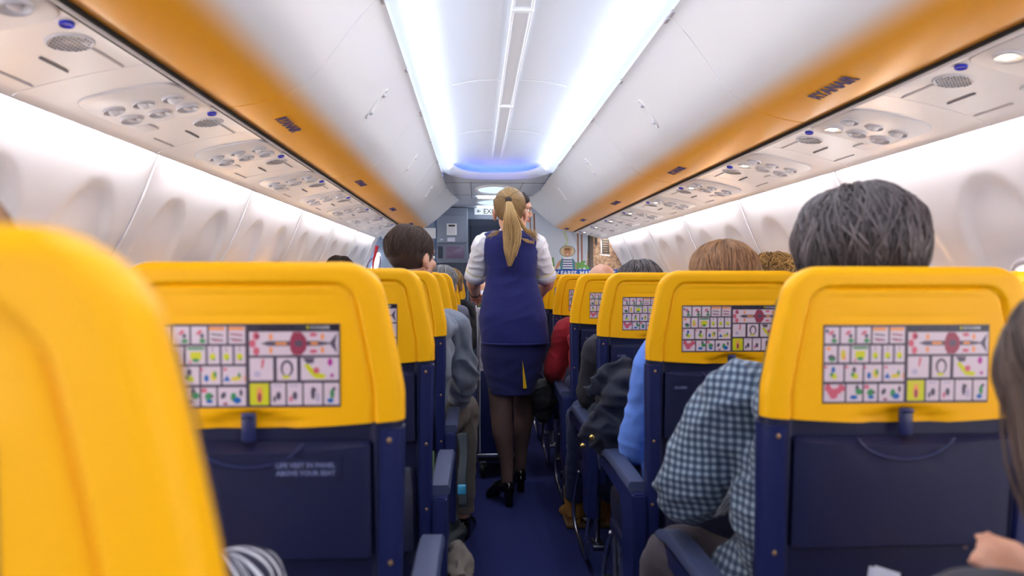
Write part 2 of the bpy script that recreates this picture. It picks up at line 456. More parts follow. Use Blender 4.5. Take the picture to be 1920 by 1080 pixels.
for y in ysv:
    e = sqrt(max(0, 1-max(0, (y-5.6)/1.0)**2)); row = []
    for i in range(33):
        u = -1+2*i/32; row.append(mb.v((CX+u*.47, y, EYE+.905+(.125*(1-abs(u)**3.2)**.8)*e)))
    vr.append(row)
for a, b in zip(vr, vr[1:]):
    for i in range(32): mb.f([a[i], a[i+1], b[i+1], b[i]])
tag(mb.build('ceiling', M['vault']), kind='structure')
# joints of the vault panels
mb = MB()
for y in (1.3, 2.55, 3.8, 5.1):
    mb.rings([[(CX+u*.3, y+dy, EYE+.905+.125*(1-abs(u*.3/.47)**2.6)**.8-dz) for dy, dz in ((-.006,0),(-.004,.004),(.004,.004),(.006,0))] for u in [-1+.1*i for i in range(21)]])
tag(mb.build('trim_vault_joints', M['white']), kind='structure')
# light rail along the middle of the vault
t = empty('ceiling_rail', (CX, 2, EYE+1.02), 'long white plastic rail running down the middle of the ceiling vault', 'rail')
def loc(o, p): return o
mb = MB()
for s_ in (-1, 1): mb.box((s_*.036, -1.85, -.004), (.010, 12.0, .022), bev=.003)
mb.build('side_strip', M['white'], t)
mb = MB(); mb.box((0, -1.85, .0), (.066, 12.0, .01)); mb.build('cover', M['vault'], t)
for y in (-1.8, .0, .75, 2.3): mb = MB(); mb.box((0, y-.45+.45, -.008), (.088, .028, .024), bev=.004); mb.build('joint_clip', M['white'], t)

# lower ceiling beyond the vault
mb = MB(); cur = rim_path(0)[39:-39]
va = [mb.v((CX+x, y, EYE+.872)) for x, y in cur]; vb = [mb.v((CX+x, 9.5, EYE+.872)) for x, y in cur]
for i in range(len(cur)-1): mb.f([va[i], va[i+1], vb[i+1], vb[i]])
for s_ in (-1, 1):
    mb.f([mb.v((CX+s_*.45, 8.31, EYE+.872)), mb.v((CX+s_*.45, 9.5, EYE+.872)), mb.v((CX+s_*1.7, 9.5, EYE+.872)), mb.v((CX+s_*1.7, 8.31, EYE+.872))])
tag(mb.build('ceiling_end_panel', M['panelgrey']), kind='structure')
mb = MB()
for x in (-.07-CX+.02, .26): mb.box((CX+x, 7.4, EYE+.871), (.006, 1.4, .004))
for y in (6.75, 7.75, 8.85): mb.box((CX, y, EYE+.871), (1.0, .006, .004))
tag(mb.build('trim_4', M['seam']), kind='structure')
for y, ly, lab in ((7.22, .5, 'nearer'), (8.45, .5, 'farther')):
    t = empty('ceiling_dome_lamp', (CX+.0, y, EYE+.868), 'glowing oval dome lamp in the grey ceiling by the exit, the %s of two' % lab, 'lamp')
    mb = MB(); mb.ell((0,0,0), (.16,.30,.02), nu=36); mb.build('diffuser', M['dome'], t)
    mb = MB(); n = 36
    mb.rings([[(cos(2*pi*i/n)*r1, sin(2*pi*i/n)*r1*1.85, z) for i in range(n)] for r1, z in ((.185,.004),(.183,-.01),(.165,-.012),(.155,.002))], cap=False); mb.build('bezel', M['white'], t)
for y, lab in ((7.88, 'between the two ceiling dome lamps'), (9.0, 'directly before the exit sign')):
    mb = MB(); mb.box((CX+.0, y, EYE+.862), (.32, .09, .014), bev=.004)
    tag(mb.build('light_bar', M['bar']), 'slim glowing white light bar %s' % lab, 'light')

# ------------------------------------------------------------------ overhead bins
BP = [(.952,.522), (.93,.520), (.90,.523), (.85,.532), (.80,.546), (.75,.566), (.70,.598), (.655,.640), (.62,.685), (.585,.733), (.55,.780), (.515,.822), (.485,.852), (.462,.866)]
def bprof(s_, k=0):
    return BP
def smooth_prof(P, sub=3):
    q, _ = smoothpath([(a, b, 0) for a, b in P], .1, sub); return [(v.x, v.y) for v in q]
BPS = smooth_prof(BP)
def bin_unit(side, y0, y1, label, txt_y, last=False):
    nm = 'left' if side < 0 else 'right'
    t = empty('overhead_bin', (0, 0, 0), label, 'overhead bin', 'overhead bins on the %s side' % nm)
    def dx(h, z, y):
        if not last: return 0
        k = min(1, max(0, (y-y0)/(y1-y0))); f_ = max(0, (z-.60)/.266)
        return -.10*(k**1.4)*f_
    ys = [y0+.004+(y1-y0-.008)*i/12 for i in range(13)]
    mb = MB(); th = .014
    outer = BPS; inner = [(h+th*.8, z+th*.9) for h, z in BPS[::-1]]
    rs = [[(CX+side*(h+dx(h, z, y)), y, EYE+z) for h, z in outer+inner] for y in ys]
    # rounded door edges at both ends
    def shrink(r, y, k):
        n = len(outer)
        return [Vector(r[i]).lerp(Vector(r[2*n-1-i] if i < n else r[i]), k) if i < n else Vector(r[i]) for i in range(len(r))]
    e0 = [Vector((p[0], y0+.002, p[2])) for p in shrink(rs[0], y0, .35)]; e1 = [Vector((p[0], y1-.002, p[2])) for p in shrink(rs[-1], y1, .35)]
    mb.rings([e0]+rs+[e1])
    door = mb.build('door', M['bin'], t, auto=50)
    # handle: slim recess with two finger pads on the middle of the door
    k = len(BPS)//2+6; (h0, z0), (h1, z1) = BPS[k-2], BPS[k+3]
    p0 = Vector((CX+side*h0, 0, EYE+z0)); p1 = Vector((CX+side*h1, 0, EYE+z1)); d = (p1-p0).normalized(); nrm = Vector((side*-d.z*(1) if 0 else 0, 0, 0))
    out = Vector((-side*abs(d.z), 0, -abs(d.x))).normalized(); mid = (p0+p1)/2
    yc = (y0+y1)/2
    def hp(a, b, c): q = mid+d*b+out*c; return Vector((q.x, yc+a, q.z))
    # the long axis of the handle runs across the door
    mb = MB(); n = 28
    ring = lambda ra, rb, c: [hp(cos(2*pi*i/n)*ra, sin(2*pi*i/n)*rb, c) for i in range(n)]
    mb.rings([ring(.029,.077,-.003), ring(.028,.076,.004), ring(.024,.072,.005), ring(.022,.070,.001), ring(.006,.05,.0005)], cap=True)
    hd = mb.build('handle', M['white'], door)
    for b in (-.045, .045):
        mb = MB(); mb.ell(hp(0, b, .0035), (.012,.010,.010), nu=14, nv=8); mb.build('finger_pad', M['psu2'], door)
    # lettering on the yellow part
    mb = MB(); q0 = Vector((.835, 0, .536)); (ha, za), (hb, zb) = (.88,.5265), (.79,.549)
    pa = Vector((CX+side*ha, 0, EYE+za)); pb = Vector((CX+side*hb, 0, EYE+zb)); dd = (pb-pa).normalized()
    oo = Vector((-side*abs(dd.z), 0, -abs(dd.x))).normalized(); c0 = (pa+pb)/2
    def tp(x, y, z):
        q = c0+dd*(y-.018)+oo*(.0035+z); return (q.x, txt_y-side*x, q.z)
    mb.text('RYANAIR', .055, tp, .0006, bold=.0012); mb.build('lettering', M['brandblue'], door, fix=False)
    # body behind the door
    mb = MB(); bp = [(h+.03, z+.022) for h, z in BPS if h < .93]+[(.50,.869), (.95,.869), (.95,.545)]
    rs = [[(CX+side*(h+dx(h, z, y)), y, EYE+z) for h, z in bp] for y in [y0+.001+(y1-y0-.002)*i/6 for i in range(7)]]
    mb.rings(rs); mb.build('body', M['white'], t, auto=40)
    # lip hinge covers
    for y in (y0+.03, y1-.03, (y0+y1)/2):
        x = .470+dx(.47, .866, y); mb = MB(); mb.box((CX+side*x, y, EYE+.866), (.02, .05, .012), bev=.003); mb.build('hinge', M['psu2'], t)
    return t
ordn = ['nearest', 'second', 'third', 'fourth', 'fifth']
LB = [-5.73,-4.13,-2.53,-.93,.67,2.27,3.87,5.47,7.07,8.3]; RB = [-5.6,-4.0,-2.4,-.8,.8,2.4,4.0,5.6,7.2,8.3]
for side, B, ty in ((-1, LB, .33), (1, RB, 1.22)):
    nm = 'left' if side < 0 else 'right'
    for i in range(len(B)-1):
        if B[i+1] < 0: l_ = 'overhead bin behind the camera on the %s, %s back from it' % (nm, ['','third','second','first'][i+1] if i < 3 else '')
        l = ['','','', 'overhead bin over and behind the camera on the %s, out of the picture' % nm, '%s overhead bin with the yellow lower edge, cut by the top of the photo' % nm,
             'closed white and yellow overhead bin on the %s, second from the camera' % nm, 'closed white and yellow overhead bin on the %s, third from the camera' % nm,
             'closed white and yellow overhead bin on the %s, next to last before the exit' % nm, 'short end overhead bin on the %s, closest to the exit' % nm, ''][i]
        if B[i+1] < 0: l = l_
        if len(B)-2 == i: l = 'short end overhead bin on the %s, closest to the exit' % nm
        bin_unit(side, B[i], B[i+1], l, min(B[i]+ty, B[i+1]-.25), last=(i == len(B)-2))

# ------------------------------------------------------------------ passenger service panels
PP = [(.945,.500), (.952,.512), (.965,.514), (1.0,.508), (1.1,.489), (1.2,.464), (1.26,.446), (1.282,.436), (1.287,.430), (1.284,.44)]
def psu_pt(side, h, y, off=0):
    for (h0, z0), (h1, z1) in zip(PP[2:], PP[3:]):
        if h0 <= h <= h1: z = z0+(z1-z0)*(h-h0)/(h1-h0); break
    return Vector((CX+side*h, -y, EYE+z-off))
def psu_unit(side):
    """one service panel, origin at its middle on the cabin centre line"""
    t = empty('passenger_service_unit', (0,0,0)); L = .80
    sx = lambda p: (p[0], p[1], p[2])
    mb = MB()
    rs = [[(CX+side*h, y, EYE+z) for h, z in PP+[(1.28,.47), (.96,.54)]] for y in [-L/2+.0015+(L-.003)*i/6 for i in range(7)]]
    mb.rings(rs); mb.build('panel', M['psu'], t, auto=35)
    n = 24
    def disc(h, y, ra, rb, off0, off1, m, name, par, dome=False):
        mb = MB(); c = psu_pt(side, h, y)
        if dome: mb.ell(c, (rb, ra, off1), nu=24, nv=8)
        else:
            rr = [(1, -.002), (1, off0), (.93, off1), (.9, off1*.6), (.1, off1*.5)]
            mb.rings([[tuple(psu_pt(side, h+cos(2*pi*i/n)*rb*k, y+sin(2*pi*i/n)*ra*k, o)) for i in range(n)] for k, o in rr])
        return mb.build(name, m, par)
    # insert plate carrying lamps and nozzles
    mb = MB(); rs = []
    for k, o in ((1, -.001), (1, .003), (.97, .005)):
        rs.append([tuple(psu_pt(side, 1.10+(abs(cos(a))**.4*(1 if cos(a) > 0 else -1))*.135*k, .09+(abs(sin(a))**.4*(1 if sin(a) > 0 else -1))*.17*k, o)) for a in [2*pi*i/40 for i in range(40)]])
    mb.rings(rs); mb.build('lamp_plate', M['psu'], t)
    for j, h in enumerate((1.02, 1.10, 1.18)):
        lit = j == 0 and side > 0
        dd = disc(h, .02, .034, .030, .010, .016, M['psu2'], 'reading_lamp', t)
        mb = MB(); mb.ell(psu_pt(side, h, .02, .010), (.013,.016,.006), nu=16, nv=6); mb.build('lens', M['readlamp'] if lit else M['recess'], dd)
        nz = disc(h, .125, .030, .028, .008, .014, M['psu2'], 'air_nozzle', t)
        mb = MB(); mb.ell(psu_pt(side, h, .125, .012), (.014,.014,.012), nu=16, nv=6); mb.build('nozzle_ball', M['psu'], nz)
    disc(.995, -.105, .017, .013, .004, .006, M['bluebtn'], 'call_button', t)
    sg = disc(1.04, -.20, .052, .046, .002, .004, M['psu2'], 'speaker_grille', t)
    mb = MB()
    for i in range(-4, 5):
        for j in range(-4, 5):
            if i*i+j*j > 17: continue
            mb.ell(psu_pt(side, 1.04+i*.0095, -.20+j*.0105, .0042), (.0024,.003,.001), nu=6, nv=4)
    mb.build('speaker_hole', M['ink'], sg)
    mb = MB(); mb.box(psu_pt(side, 1.20, -.10, .003), (.05,.10,.004), rot=(0, R(side*14), 0), bev=.001); mb.build('seat_belt_sign', M['amber'] if False else M['psu2'], t)
    mb = MB(); mb.box(psu_pt(side, 1.13, -.30, .002), (.004,.11,.004)); mb.build('slot', M['seam'], t)
    for h_ in (1.02, 1.23): mb = MB(); mb.box(psu_pt(side, h_, -.315, .002), (.0025,.15,.003)); mb.build('hatch_joint', M['recess'], t)
    return t
for side, first in ((-1, 2.20), (1, 2.40)):
    nm = 'left' if side < 0 else 'right'; proto = psu_unit(side)
    pos = [first+.80*k for k in range(-9, 8)]; pos = [p for p in pos if p-.4 > -5.5 and p < 8.25]
    k = 0
    for i, y in enumerate(pos):
        o = proto if i == 0 else copy_tree(proto)
        o.location = (0, y, 0)
        if y < .5: lab = 'service panel over the seats beside or behind the camera on the %s' % nm
        else:
            word = ['nearest', 'second nearest', 'third nearest', 'fourth nearest', 'fifth nearest', 'sixth nearest', 'seventh nearest', 'eighth nearest', 'ninth nearest', 'farthest'][k]; k += 1
            lab = 'white service panel with reading lamps under the %s bins, %s to the camera' % (nm, word)
        tag(o, lab, 'service panel', 'service panels under the %s bins' % nm)

# ------------------------------------------------------------------ seats
ZT, ZB = 1.216, .985
def yb(z): return (ZB-z)*(.025 if z > ZB else .07)
def w_nom(z): return .178+.046*min(1, max(0, ZT-z)/.19)**.7
def sd_rr(x, z, hx, z0, z1, r):
    dx_, dz_ = abs(x)-(hx-r), abs(z-(z0+z1)/2)-((z1-z0)/2-r)
    return sqrt(max(dx_,0)**2+max(dz_,0)**2)+min(max(dx_, dz_), 0)-r
def sst(t): t = min(1, max(0, t)); return t*t*(3-2*t)
SIDE = [0,.0012,.0035,.007,.012,.02,.029,.034,.0365,.039,.041,.043,.045,.048,.053,.06]
def slab(mb, zs, wfn, relief, thick, r, ytop=None, round_top=True, sag=0):
    z_t = zs[0]; rs = []
    for z in zs:
        dz = z_t-z; w = wfn(z); e = 0
        if round_top and dz < r: e = r-sqrt(max(0, r*r-(r-dz)**2))
        xs = [w-o for o in SIDE if o < w-.06]; m_ = xs[-1]
        k = 14; inner = [m_*(1-2*i/k) for i in range(1, k)]
        full = xs+inner+[-x for x in xs[::-1]]
        row = []
        zz = lambda x: z-sag*(1-(x/w)**2)*sst(dz/.25)**2
        for x in full:
            ed = w-abs(x); c_ = r-sqrt(max(0, r*r-(r-ed)**2)) if ed < r else 0
            c_ = max(c_, e) if ed < r else e
            row.append((x, yb(z)+c_+relief(x, z), zz(x)))
        for x in (-w, -w+.004, -w+.012, -.05, .05, w-.012, w-.004, w):
            ed = w-abs(x); c_ = r-sqrt(max(0, r*r-(r-ed)**2)) if ed < r else 0
            row.append((x, yb(z)+thick-max(c_, e), zz(x)))
        rs.append(row)
    mb.rings(rs); return mb
def cap_w(z):
    w = w_nom(z); dz = ZT-z; Rr = .042
    if dz < Rr: w -= Rr-sqrt(max(0, Rr*Rr-(Rr-dz)**2))
    return w
def cap_relief(x, z):
    hx = w_nom(z)-.042
    d = sd_rr(x, z, hx, ZT-.90, ZT-.031, .028)
    v = .0045*sst(-d/.004)+.0055*exp(-((d+.0015)/.0026)**2)
    d2 = sd_rr(x, z, .120, ZT-.079, ZT-.047, .004); v += .0016*exp(-((d2)/.0018)**2)+.0008*sst(-d2/.002)
    e = sqrt((x/.068)**2+((z-ZB+.010)/.034)**2); v += .0105*sst((1-e)/.07)
    return v
def build_card(parent):
    """printed safety card on the seat back: one mesh of small coloured patches"""
    C = dict(bg=rgb(70,60,76), w=rgb(214,196,206), bar=rgb(30,28,44), g=rgb(60,140,84), y=rgb(205,205,30), b=rgb(20,100,176), p=rgb(204,96,116), o=rgb(232,150,90), k=rgb(90,80,98), m=rgb(176,50,150), yo=rgb(216,196,60), r=rgb(150,56,80), l=rgb(184,172,196), t=rgb(235,235,240))
    mats = {k: mat('card_print_'+k, c, .35) for k, c in C.items()}
    mb = MB(); W_, Hh = .264, .122; zc = ZT-.090
    def pt(u, v, o): z = zc-v*Hh; return ((u-.5)*W_, yb(z)+.0045-o, z)
    def quad(c, u0, v0, u1, v1, o):
        mb.use(mats[c]); mb.poly([pt(u0,v0,o), pt(u1,v0,o), pt(u1,v1,o), pt(u0,v1,o)])
    def blob(c, u, v, a, b, o, n=9, rot=0):
        mb.use(mats[c]); mb.poly([pt(u+(cos(t)*cos(rot)*a-sin(t)*sin(rot)*b), v+(sin(t)*b*cos(rot)+cos(t)*sin(rot)*a)*2, o) for t in [2*pi*i/n for i in range(n)]])
    mb.use(mats['bg']); mb.prism([(0,0),(1,0),(1,1),(0,1)], lambda a, b, h: pt(a, b, h), -.002, .0012)
    e = .0016
    rows = [(.03,.235,[0,.095,.19,.285,.39,.49]), (.265,.475,[0,.085,.16,.275,.35,.42,.49]), (.505,.72,[0,.125,.24,.355,.49]), (.755,.975,[0,.135,.24,.33,.49])]
    for (v0, v1, cs) in rows:
        for a, b in zip(cs, cs[1:]): quad('w', a+.007, v0, b-.004, v1, e)
    e2 = e+.0004
    for u, c in ((.05,'g'), (.15,'g'), (.245,'g')):
        blob(c, u+.012, .2, .018, .014, e2); blob('k', u+.01, .14, .012, .014, e2); blob('p', u-.005, .10, .01, .02, e2, rot=.8)
    blob('k', .02, .08, .010, .014, e2+.0002)
    for u in (.335,.44):
        quad('o', u-.043, .035, u+.04, .075, e2)
        for q in range(2): mb.use(mats['k' if u < .4 or q else 'r']); mb.poly([pt(u-.035,.11+q*.06,e2), pt(u+.03,.125+q*.06,e2), pt(u+.035,.145+q*.06,e2), pt(u-.03,.13+q*.06,e2)])
        quad('p', u-.02, .19, u+.02, .205, e2)
    blob('o', .03, .30, .015, .012, e2); blob('k', .05, .42, .025, .02, e2, rot=.5); blob('g', .05, .44, .018, .012, e2+.0002)
    blob('yo', .118, .38, .016, .034, e2); blob('o', .125, .42, .010, .012, e2+.0002)
    quad('g', .175, .275, .265, .305, e2); quad('y', .19, .33, .25, .42, e2); blob('g', .22, .43, .02, .012, e2+.0002); blob('p', .19, .45, .008, .008, e2)
    for u in (.31,.384,.455): blob('y', u, .39, .017, .022, e2); blob('g', u+.006, .42, .008, .006, e2+.0002); quad('k', u-.002, .275, u+.002, .33, e2); quad('l', u-.026,.28,u-.02,.46,e2)
    for u, c in ((.06,'y'),(.185,'y')):
        blob('b' if u < .1 else 'k', u, .57, .012, .02, e2); blob(c, u+.004, .65, .022, .018, e2+.0002, rot=.5); blob('g', u-.01, .63, .01, .014, e2+.0004); blob('p', u-.045, .535, .010, .008, e2)
    blob('b', .275, .645, .012, .022, e2); blob('yo', .315, .62, .018, .03, e2); blob('g', .322, .60, .008, .02, e2+.0002); blob('p', .25, .54, .008, .01, e2)
    mb.use(mats['b']); mb.poly([pt(.365,.68,e2), pt(.385,.61,e2), pt(.405,.68,e2)]); blob('yo', .435, .65, .03, .014, e2, rot=-.15); blob('g', .452, .61, .008, .016, e2+.0002); blob('p', .376, .54, .01, .01, e2); blob('o', .48, .65, .004, .02, e2)
    for q, (u, v) in enumerate(((.03,.80),(.05,.85),(.065,.90),(.085,.84),(.11,.80))): blob('p', u, v, .02, .025, e2+.0002*q, rot=.6*q)
    blob('k', .205, .80, .012, .02, e2); blob('g', .215, .85, .022, .02, e2+.0002, rot=.4); blob('b', .185, .92, .024, .014, e2+.0004)
    blob('p', .262, .79, .016, .014, e2); blob('g', .285, .86, .02, .024, e2, rot=.4); blob('b', .29, .92, .02, .012, e2+.0002); blob('k', .305, .86, .008, .012, e2+.0004)
    blob('k', .365, .85, .014, .022, e2, rot=.4); blob('k', .46, .82, .010, .022, e2); blob('g', .42, .87, .016, .028, e2+.0002); blob('b', .44, .91, .022, .02, e2+.0004); blob('r', .375, .95, .014, .008, e2)
    # right half
    quad('bar', .505, .012, .995, .075, e); blob('y', .825, .043, .008, .009, e2)
    mb.use(mats['t']); mb.text('RYANAIR', .0066, lambda x, y, z: pt(.84+x/W_, .062-y/Hh, e2+z), .00005, align='LEFT')
    mb.use(mats['k']); mb.text('SAFETY INSTRUCTIONS  BOEING 737-800', .0055, lambda x, y, z: pt(.515+x/W_, .056-y/Hh, e2+z), .00005, align='LEFT')
    quad('w', .508, .095, .992, .375, e)
    mb.use(mats['k']); mb.poly([pt(.57,.235,e2), pt(.61,.205,e2), pt(.88,.205,e2), pt(.945,.225,e2), pt(.985,.11,e2), pt(.975,.235,e2), pt(.985,.36,e2), pt(.945,.245,e2), pt(.88,.265,e2), pt(.61,.265,e2)])
    mb.use(mats['r']); mb.poly([pt(.745,.10,e2+.0002), pt(.79,.10,e2+.0002), pt(.815,.17,e2+.0002), pt(.82,.235,e2+.0002), pt(.815,.31,e2+.0002), pt(.79,.37,e2+.0002), pt(.745,.37,e2+.0002), pt(.73,.31,e2+.0002), pt(.725,.235,e2+.0002), pt(.73,.17,e2+.0002)])
    quad('k', .755, .20, .795, .27, e2+.0004)
    quad('o', .65, .218, .71, .252, e2+.0004); quad('o', .84, .218, .88, .252, e2+.0004)
    for u in (.615,.895): quad('o', u, .12, u+.018, .19, e2); quad('o', u, .28, u+.018, .35, e2)
    for v in (.145, .235, .325): blob('p', .545 if v != .235 else .525, v, .018, .025, e2)
    blob('r', .553, .15, .012, .016, e2+.0002)
    for v in (.13, .33): blob('p', .855, v, .022, .012, e2)
    for a, b in ((.508,.635), (.655,.765), (.785,.992)): quad('w', a, .405, b, .675, e)
    mb.use(mats['p']); mb.poly([pt(.575,.42,e2), pt(.59,.42,e2), pt(.58,.53,e2), pt(.57,.53,e2)]); blob('l', .55, .60, .02, .02, e2)
    blob('k', .71, .53, .035, .05, e2, 16); blob('w', .71, .54, .022, .038, e2+.0002, 16); blob('y', .705, .635, .022, .010, e2+.0004)
    mb.use(mats['y']); mb.poly([pt(.80,.49,e2), pt(.825,.48,e2), pt(.87,.585,e2), pt(.92,.61,e2), pt(.91,.66,e2), pt(.86,.65,e2), pt(.83,.58,e2)])
    mb.use(mats['k']); mb.poly([pt(.795,.41,e2), pt(.86,.41,e2), pt(.855,.47,e2), pt(.82,.48,e2)]); blob('m', .945, .46, .014, .024, e2); blob('m', .955, .62, .010, .012, e2); blob('p', .87, .56, .018, .02, e2+.0002)
    for a, b, c in ((.508,.61,'y'), (.622,.70,'w'), (.71,.79,'w'), (.80,.90,'w'), (.91,.992,'w')): quad(c, a, .71, b, .97, e)
    blob('o', .56, .85, .018, .05, e2); blob('r', .56, .88, .010, .03, e2+.0002); quad('yo', .52,.73,.60,.76,e2)
    for u in (.663,.752): blob('k', u, .86, .014, .026, e2); blob('p' if u > .7 else 'k', u-.022, .90, .008, .02, e2); quad('l', u-.03, .73, u+.02, .75, e2)
    blob('k', .85, .83, .012, .04, e2); blob('k', .86, .79, .009, .012, e2+.0002); blob('l', .875, .88, .012, .03, e2)
    blob('g', .955, .84, .012, .03, e2); blob('b', .945, .92, .018, .014, e2+.0002); blob('k', .965, .78, .01, .012, e2)
    return mb.build('safety_card', None, parent, fix=False)
def build_seat(side, inner=False):
    """aisle seat whose aisle side is at -side (side=+1: right of the aisle)"""
    t = empty('airliner_chair', (0,0,0))
    zs = [ZT-d for d in [0,.0008,.0022,.0045,.0075,.0115,.016,.021,.0255,.028,.030,.032,.034,.0365,.041,.046,.0485,.052,.060,.068,.075,.078,.081,.086]+[.095+.011*i for i in range(11)]+[.209,.213,.217,.221,.225,.2285,.232]]
    mb = MB(); slab(mb, zs, cap_w, cap_relief, .036, .014, sag=.012); cap = mb.build('head_panel', M['yellow'], t, auto=60)
    build_card(cap)
    mb = MB(); zb = ZB-.006; mb.box((0, yb(zb)+.002, zb-.004), (.021,.010,.044), bev=.004); mb.tube([(-.008, yb(zb)-.003, zb+.014), (.008, yb(zb)-.003, zb+.014)], .0045)
    mb.build('tray_latch', M['navy_side'], t)
    def bw(z): return .220-.006*sst((ZB-z)/.3)
    def brel(x, z):
        d = sd_rr(x, z, .180, .46, ZB+.1, .02); v = .014*sst(-d/.006)
        return v+.004
    zs = [ZB-.004-.02*i for i in range(int((ZB-.40)/.02)+1)]
    mb = MB(); slab(mb, zs, bw, brel, .05, .016, round_top=False); mb.build('back_shell', M['navy'], t, auto=60)
    # raised side rails of the shell with bolts
    for s_ in (-1, 1):
        mb = MB(); rs = []
        for z in [ZB-.014-.03*i for i in range(19)]:
            w = bw(z); y = yb(z); rs.append([(s_*(w-.033), y+.006, z), (s_*(w-.029), y-.004, z), (s_*(w-.006), y-.004, z), (s_*(w+.002), y+.004, z), (s_*(w+.002), y+.040, z), (s_*(w-.006), y+.046, z), (s_*(w-.033), y+.03, z)])
        mb.rings(rs); mb.build('side_rail', M['navy_side'], t, auto=50)
        for z in (.955, .77, .60):
            mb = MB(); mb.ell((s_*.203, yb(z)-.004, z), (.0038,.002,.0045), nu=10, nv=6); mb.build('bolt', M['bolt'], t)
    # tray table
    mb = MB(); rs = []
    for z in [.952,.948,.94]+[.92-.02*i for i in range(7)]+[.785,.778,.774]:
        w = .174-(.008 if z in (.952,.774) else 0); o = .003 if z in (.952,.774) else -.003
        row = []
        for i in range(29):
            x = -w+2*w*i/28; g = .003*exp(-((sqrt((x/.085)**2+((z-.962)/.05)**2)-1)/.06)**2)
            row.append((x, yb(z)+o+g+(.004 if i in (0,28) else 0), z-.010*(1-(x/w)**2)*(1 if z > .93 else .0)))
        row += [(w, yb(z)+.016, z), (-w, yb(z)+.016, z)]
        rs.append(row)
    mb.rings(rs); tray = mb.build('tray_table', M['navy'], t, auto=50)
    mb = MB(); mb.tube([(.080*cos(a), yb(.93)-.0035, .962+.045*sin(a)) for a in [pi+pi*.08+pi*.84*i/20 for i in range(21)]], .0022, 6); mb.build('finger_grip', M['navy_side'], tray)
    # life vest placards
    for cx_ in (.082, -.135):
        mb = MB(); z = .905
        def lp(x, y, zz): q = z+y; return (cx_+x, yb(q)-.0046-zz, q)
        mb.use(M['navy']); mb.prism([(-.050,-.008),(.050,-.008),(.050,.026),(-.050,.026)] if cx_ > 0 else [(-.03,-.004),(.03,-.004),(.03,.02),(-.03,.02)], lambda a, b, h: lp(a, b, h), 0, .0008)
        mb.use(mat('placard_text', rgb(112,120,160), .5) if 'placard_text' not in bpy.data.materials else bpy.data.materials['placard_text'])
        if cx_ > 0:
            mb.text('LIFE VEST IN PANEL', .0098, lambda x, y, zz: lp(x, y+.0115, .0012+zz), .0001, bold=.0003); mb.text('ABOVE YOUR SEAT', .0098, lambda x, y, zz: lp(x, y, .0012+zz), .0001, bold=.0003)
        else: mb.text('CLOSED', .009, lambda x, y, zz: lp(x, y+.004, .0012+zz), .0001, bold=.0003)
        mb.build('placard', None, t, fix=False)
    # cushions on the passenger's side
    def cw(z):
        w = w_nom(z)-.008 if z > ZB else .216; dz = ZT-.012-z
        if dz < .045: w -= .045-sqrt(max(0, .045**2-(.045-dz)**2))
        return w
    zs = [ZT-.012-d for d in (0,.002,.006,.012,.02,.03,.045,.07,.12,.18,.25,.35,.45,.55,.66,.72)]
    mb = MB(); rs = []
    for z in zs:
        w = cw(z); y = yb(z); e = .02 if z == zs[0] else 0
        rs.append([(-w+.008, y+.036, z), (-w, y+.046, z), (-w+.006, y+.058-e*.5, z), (-w+.04, y+.088-e, z), (-.06, y+.08-e, z), (.06, y+.08-e, z), (w-.04, y+.088-e, z), (w-.006, y+.058-e*.5, z), (w, y+.046, z), (w-.008, y+.036, z)])
    mb.rings(rs); mb.build('back_cushion', M['leather'], t)
    mb = MB(); mb.box((0, .36, .44), (.43,.46,.10), rot=(R(4),0,0), bev=.03, seg=4); mb.build('seat_cushion', M['leather'], t)
    mb = MB(); mb.box((0, .33, .375), (.44,.44,.04), bev=.008); mb.build('seat_pan', M['navy'], t)
    if inner: return finish_inner(t, side)
    # aisle armrest
    ax = -side*.236
    arm = None
    mb = MB()
    pts = [(ax, yb(.62)+.03, .640), (ax, .20, .643), (ax, .36, .643), (ax, .47, .634), (ax, .55, .600), (ax, .575, .555)]
    P, Q = smoothpath(pts, [.024,.026,.026,.026,.024,.016], 5)
    rs = []
    for i, (p, q) in enumerate(zip(P, Q)):
        d = (P[min(i+1, len(P)-1)]-P[max(i-1, 0)]).normalized(); u = Vector((1,0,0)); n_ = u.cross(d)
        rs.append([p+u*q*a+n_*b for a, b in ((1,-.010),(1,.004),(.8,.012),(-.8,.012),(-1,.004),(-1,-.010),(-.7,-.016),(.7,-.016))])
    mb.rings(rs); arm = mb.build('armrest', M['armpad'], t, auto=40)
    mb = MB()
    prof = [(yb(.62)+.00,.625), (.10,.628), (.50,.617), (.548,.588), (.545,.560), (.50,.585), (.20,.580), (.165,.52), (.150,.30), (.03,.30), (.02,.45)]
    mb.prism(prof, lambda a, b, h: (ax+h, a, b), -.019, .019); bmesh.ops.bevel(mb.bm, geom=mb.bm.edges[:], offset=.005, segments=2, affect='EDGES'); mb.build('arm_panel', M['navy_side'], arm, auto=40)
    # inner armrest
    mb = MB(); mb.spline([(side*.2275, yb(.62)+.03, .640), (side*.2275, .2, .643), (side*.2275, .42, .640), (side*.2275, .50, .61)], .016, 10, flat=1); mb.build('armrest', M['armpad'], t)
    # legs, baggage bar
    for y in (.16, .48):
        mb = MB(); mb.spline([(-side*.13, y, .37), (-side*.13, y+(.06 if y > .3 else .0), .2), (-side*.13, y+(.10 if y > .3 else -.02), .012)], .014, 8)
        mb.box((-side*.13, y+(.08 if y > .3 else 0), .012), (.05,.10,.02), bev=.004); mb.build('leg', M['metal'], t)
    mb = MB(); mb.spline([(-side*.21, .20, .33), (-side*.228, .22, .18), (-side*.222, .26, .075), (-side*.215, .34, .05), (-side*.215, .50, .05), (-side*.222, .60, .085), (-side*.228, .615, .17), (-side*.22, .60, .26), (-side*.21, .56, .34)], .009, 8, sub=6); mb.build('baggage_bar', M['metal'], t)
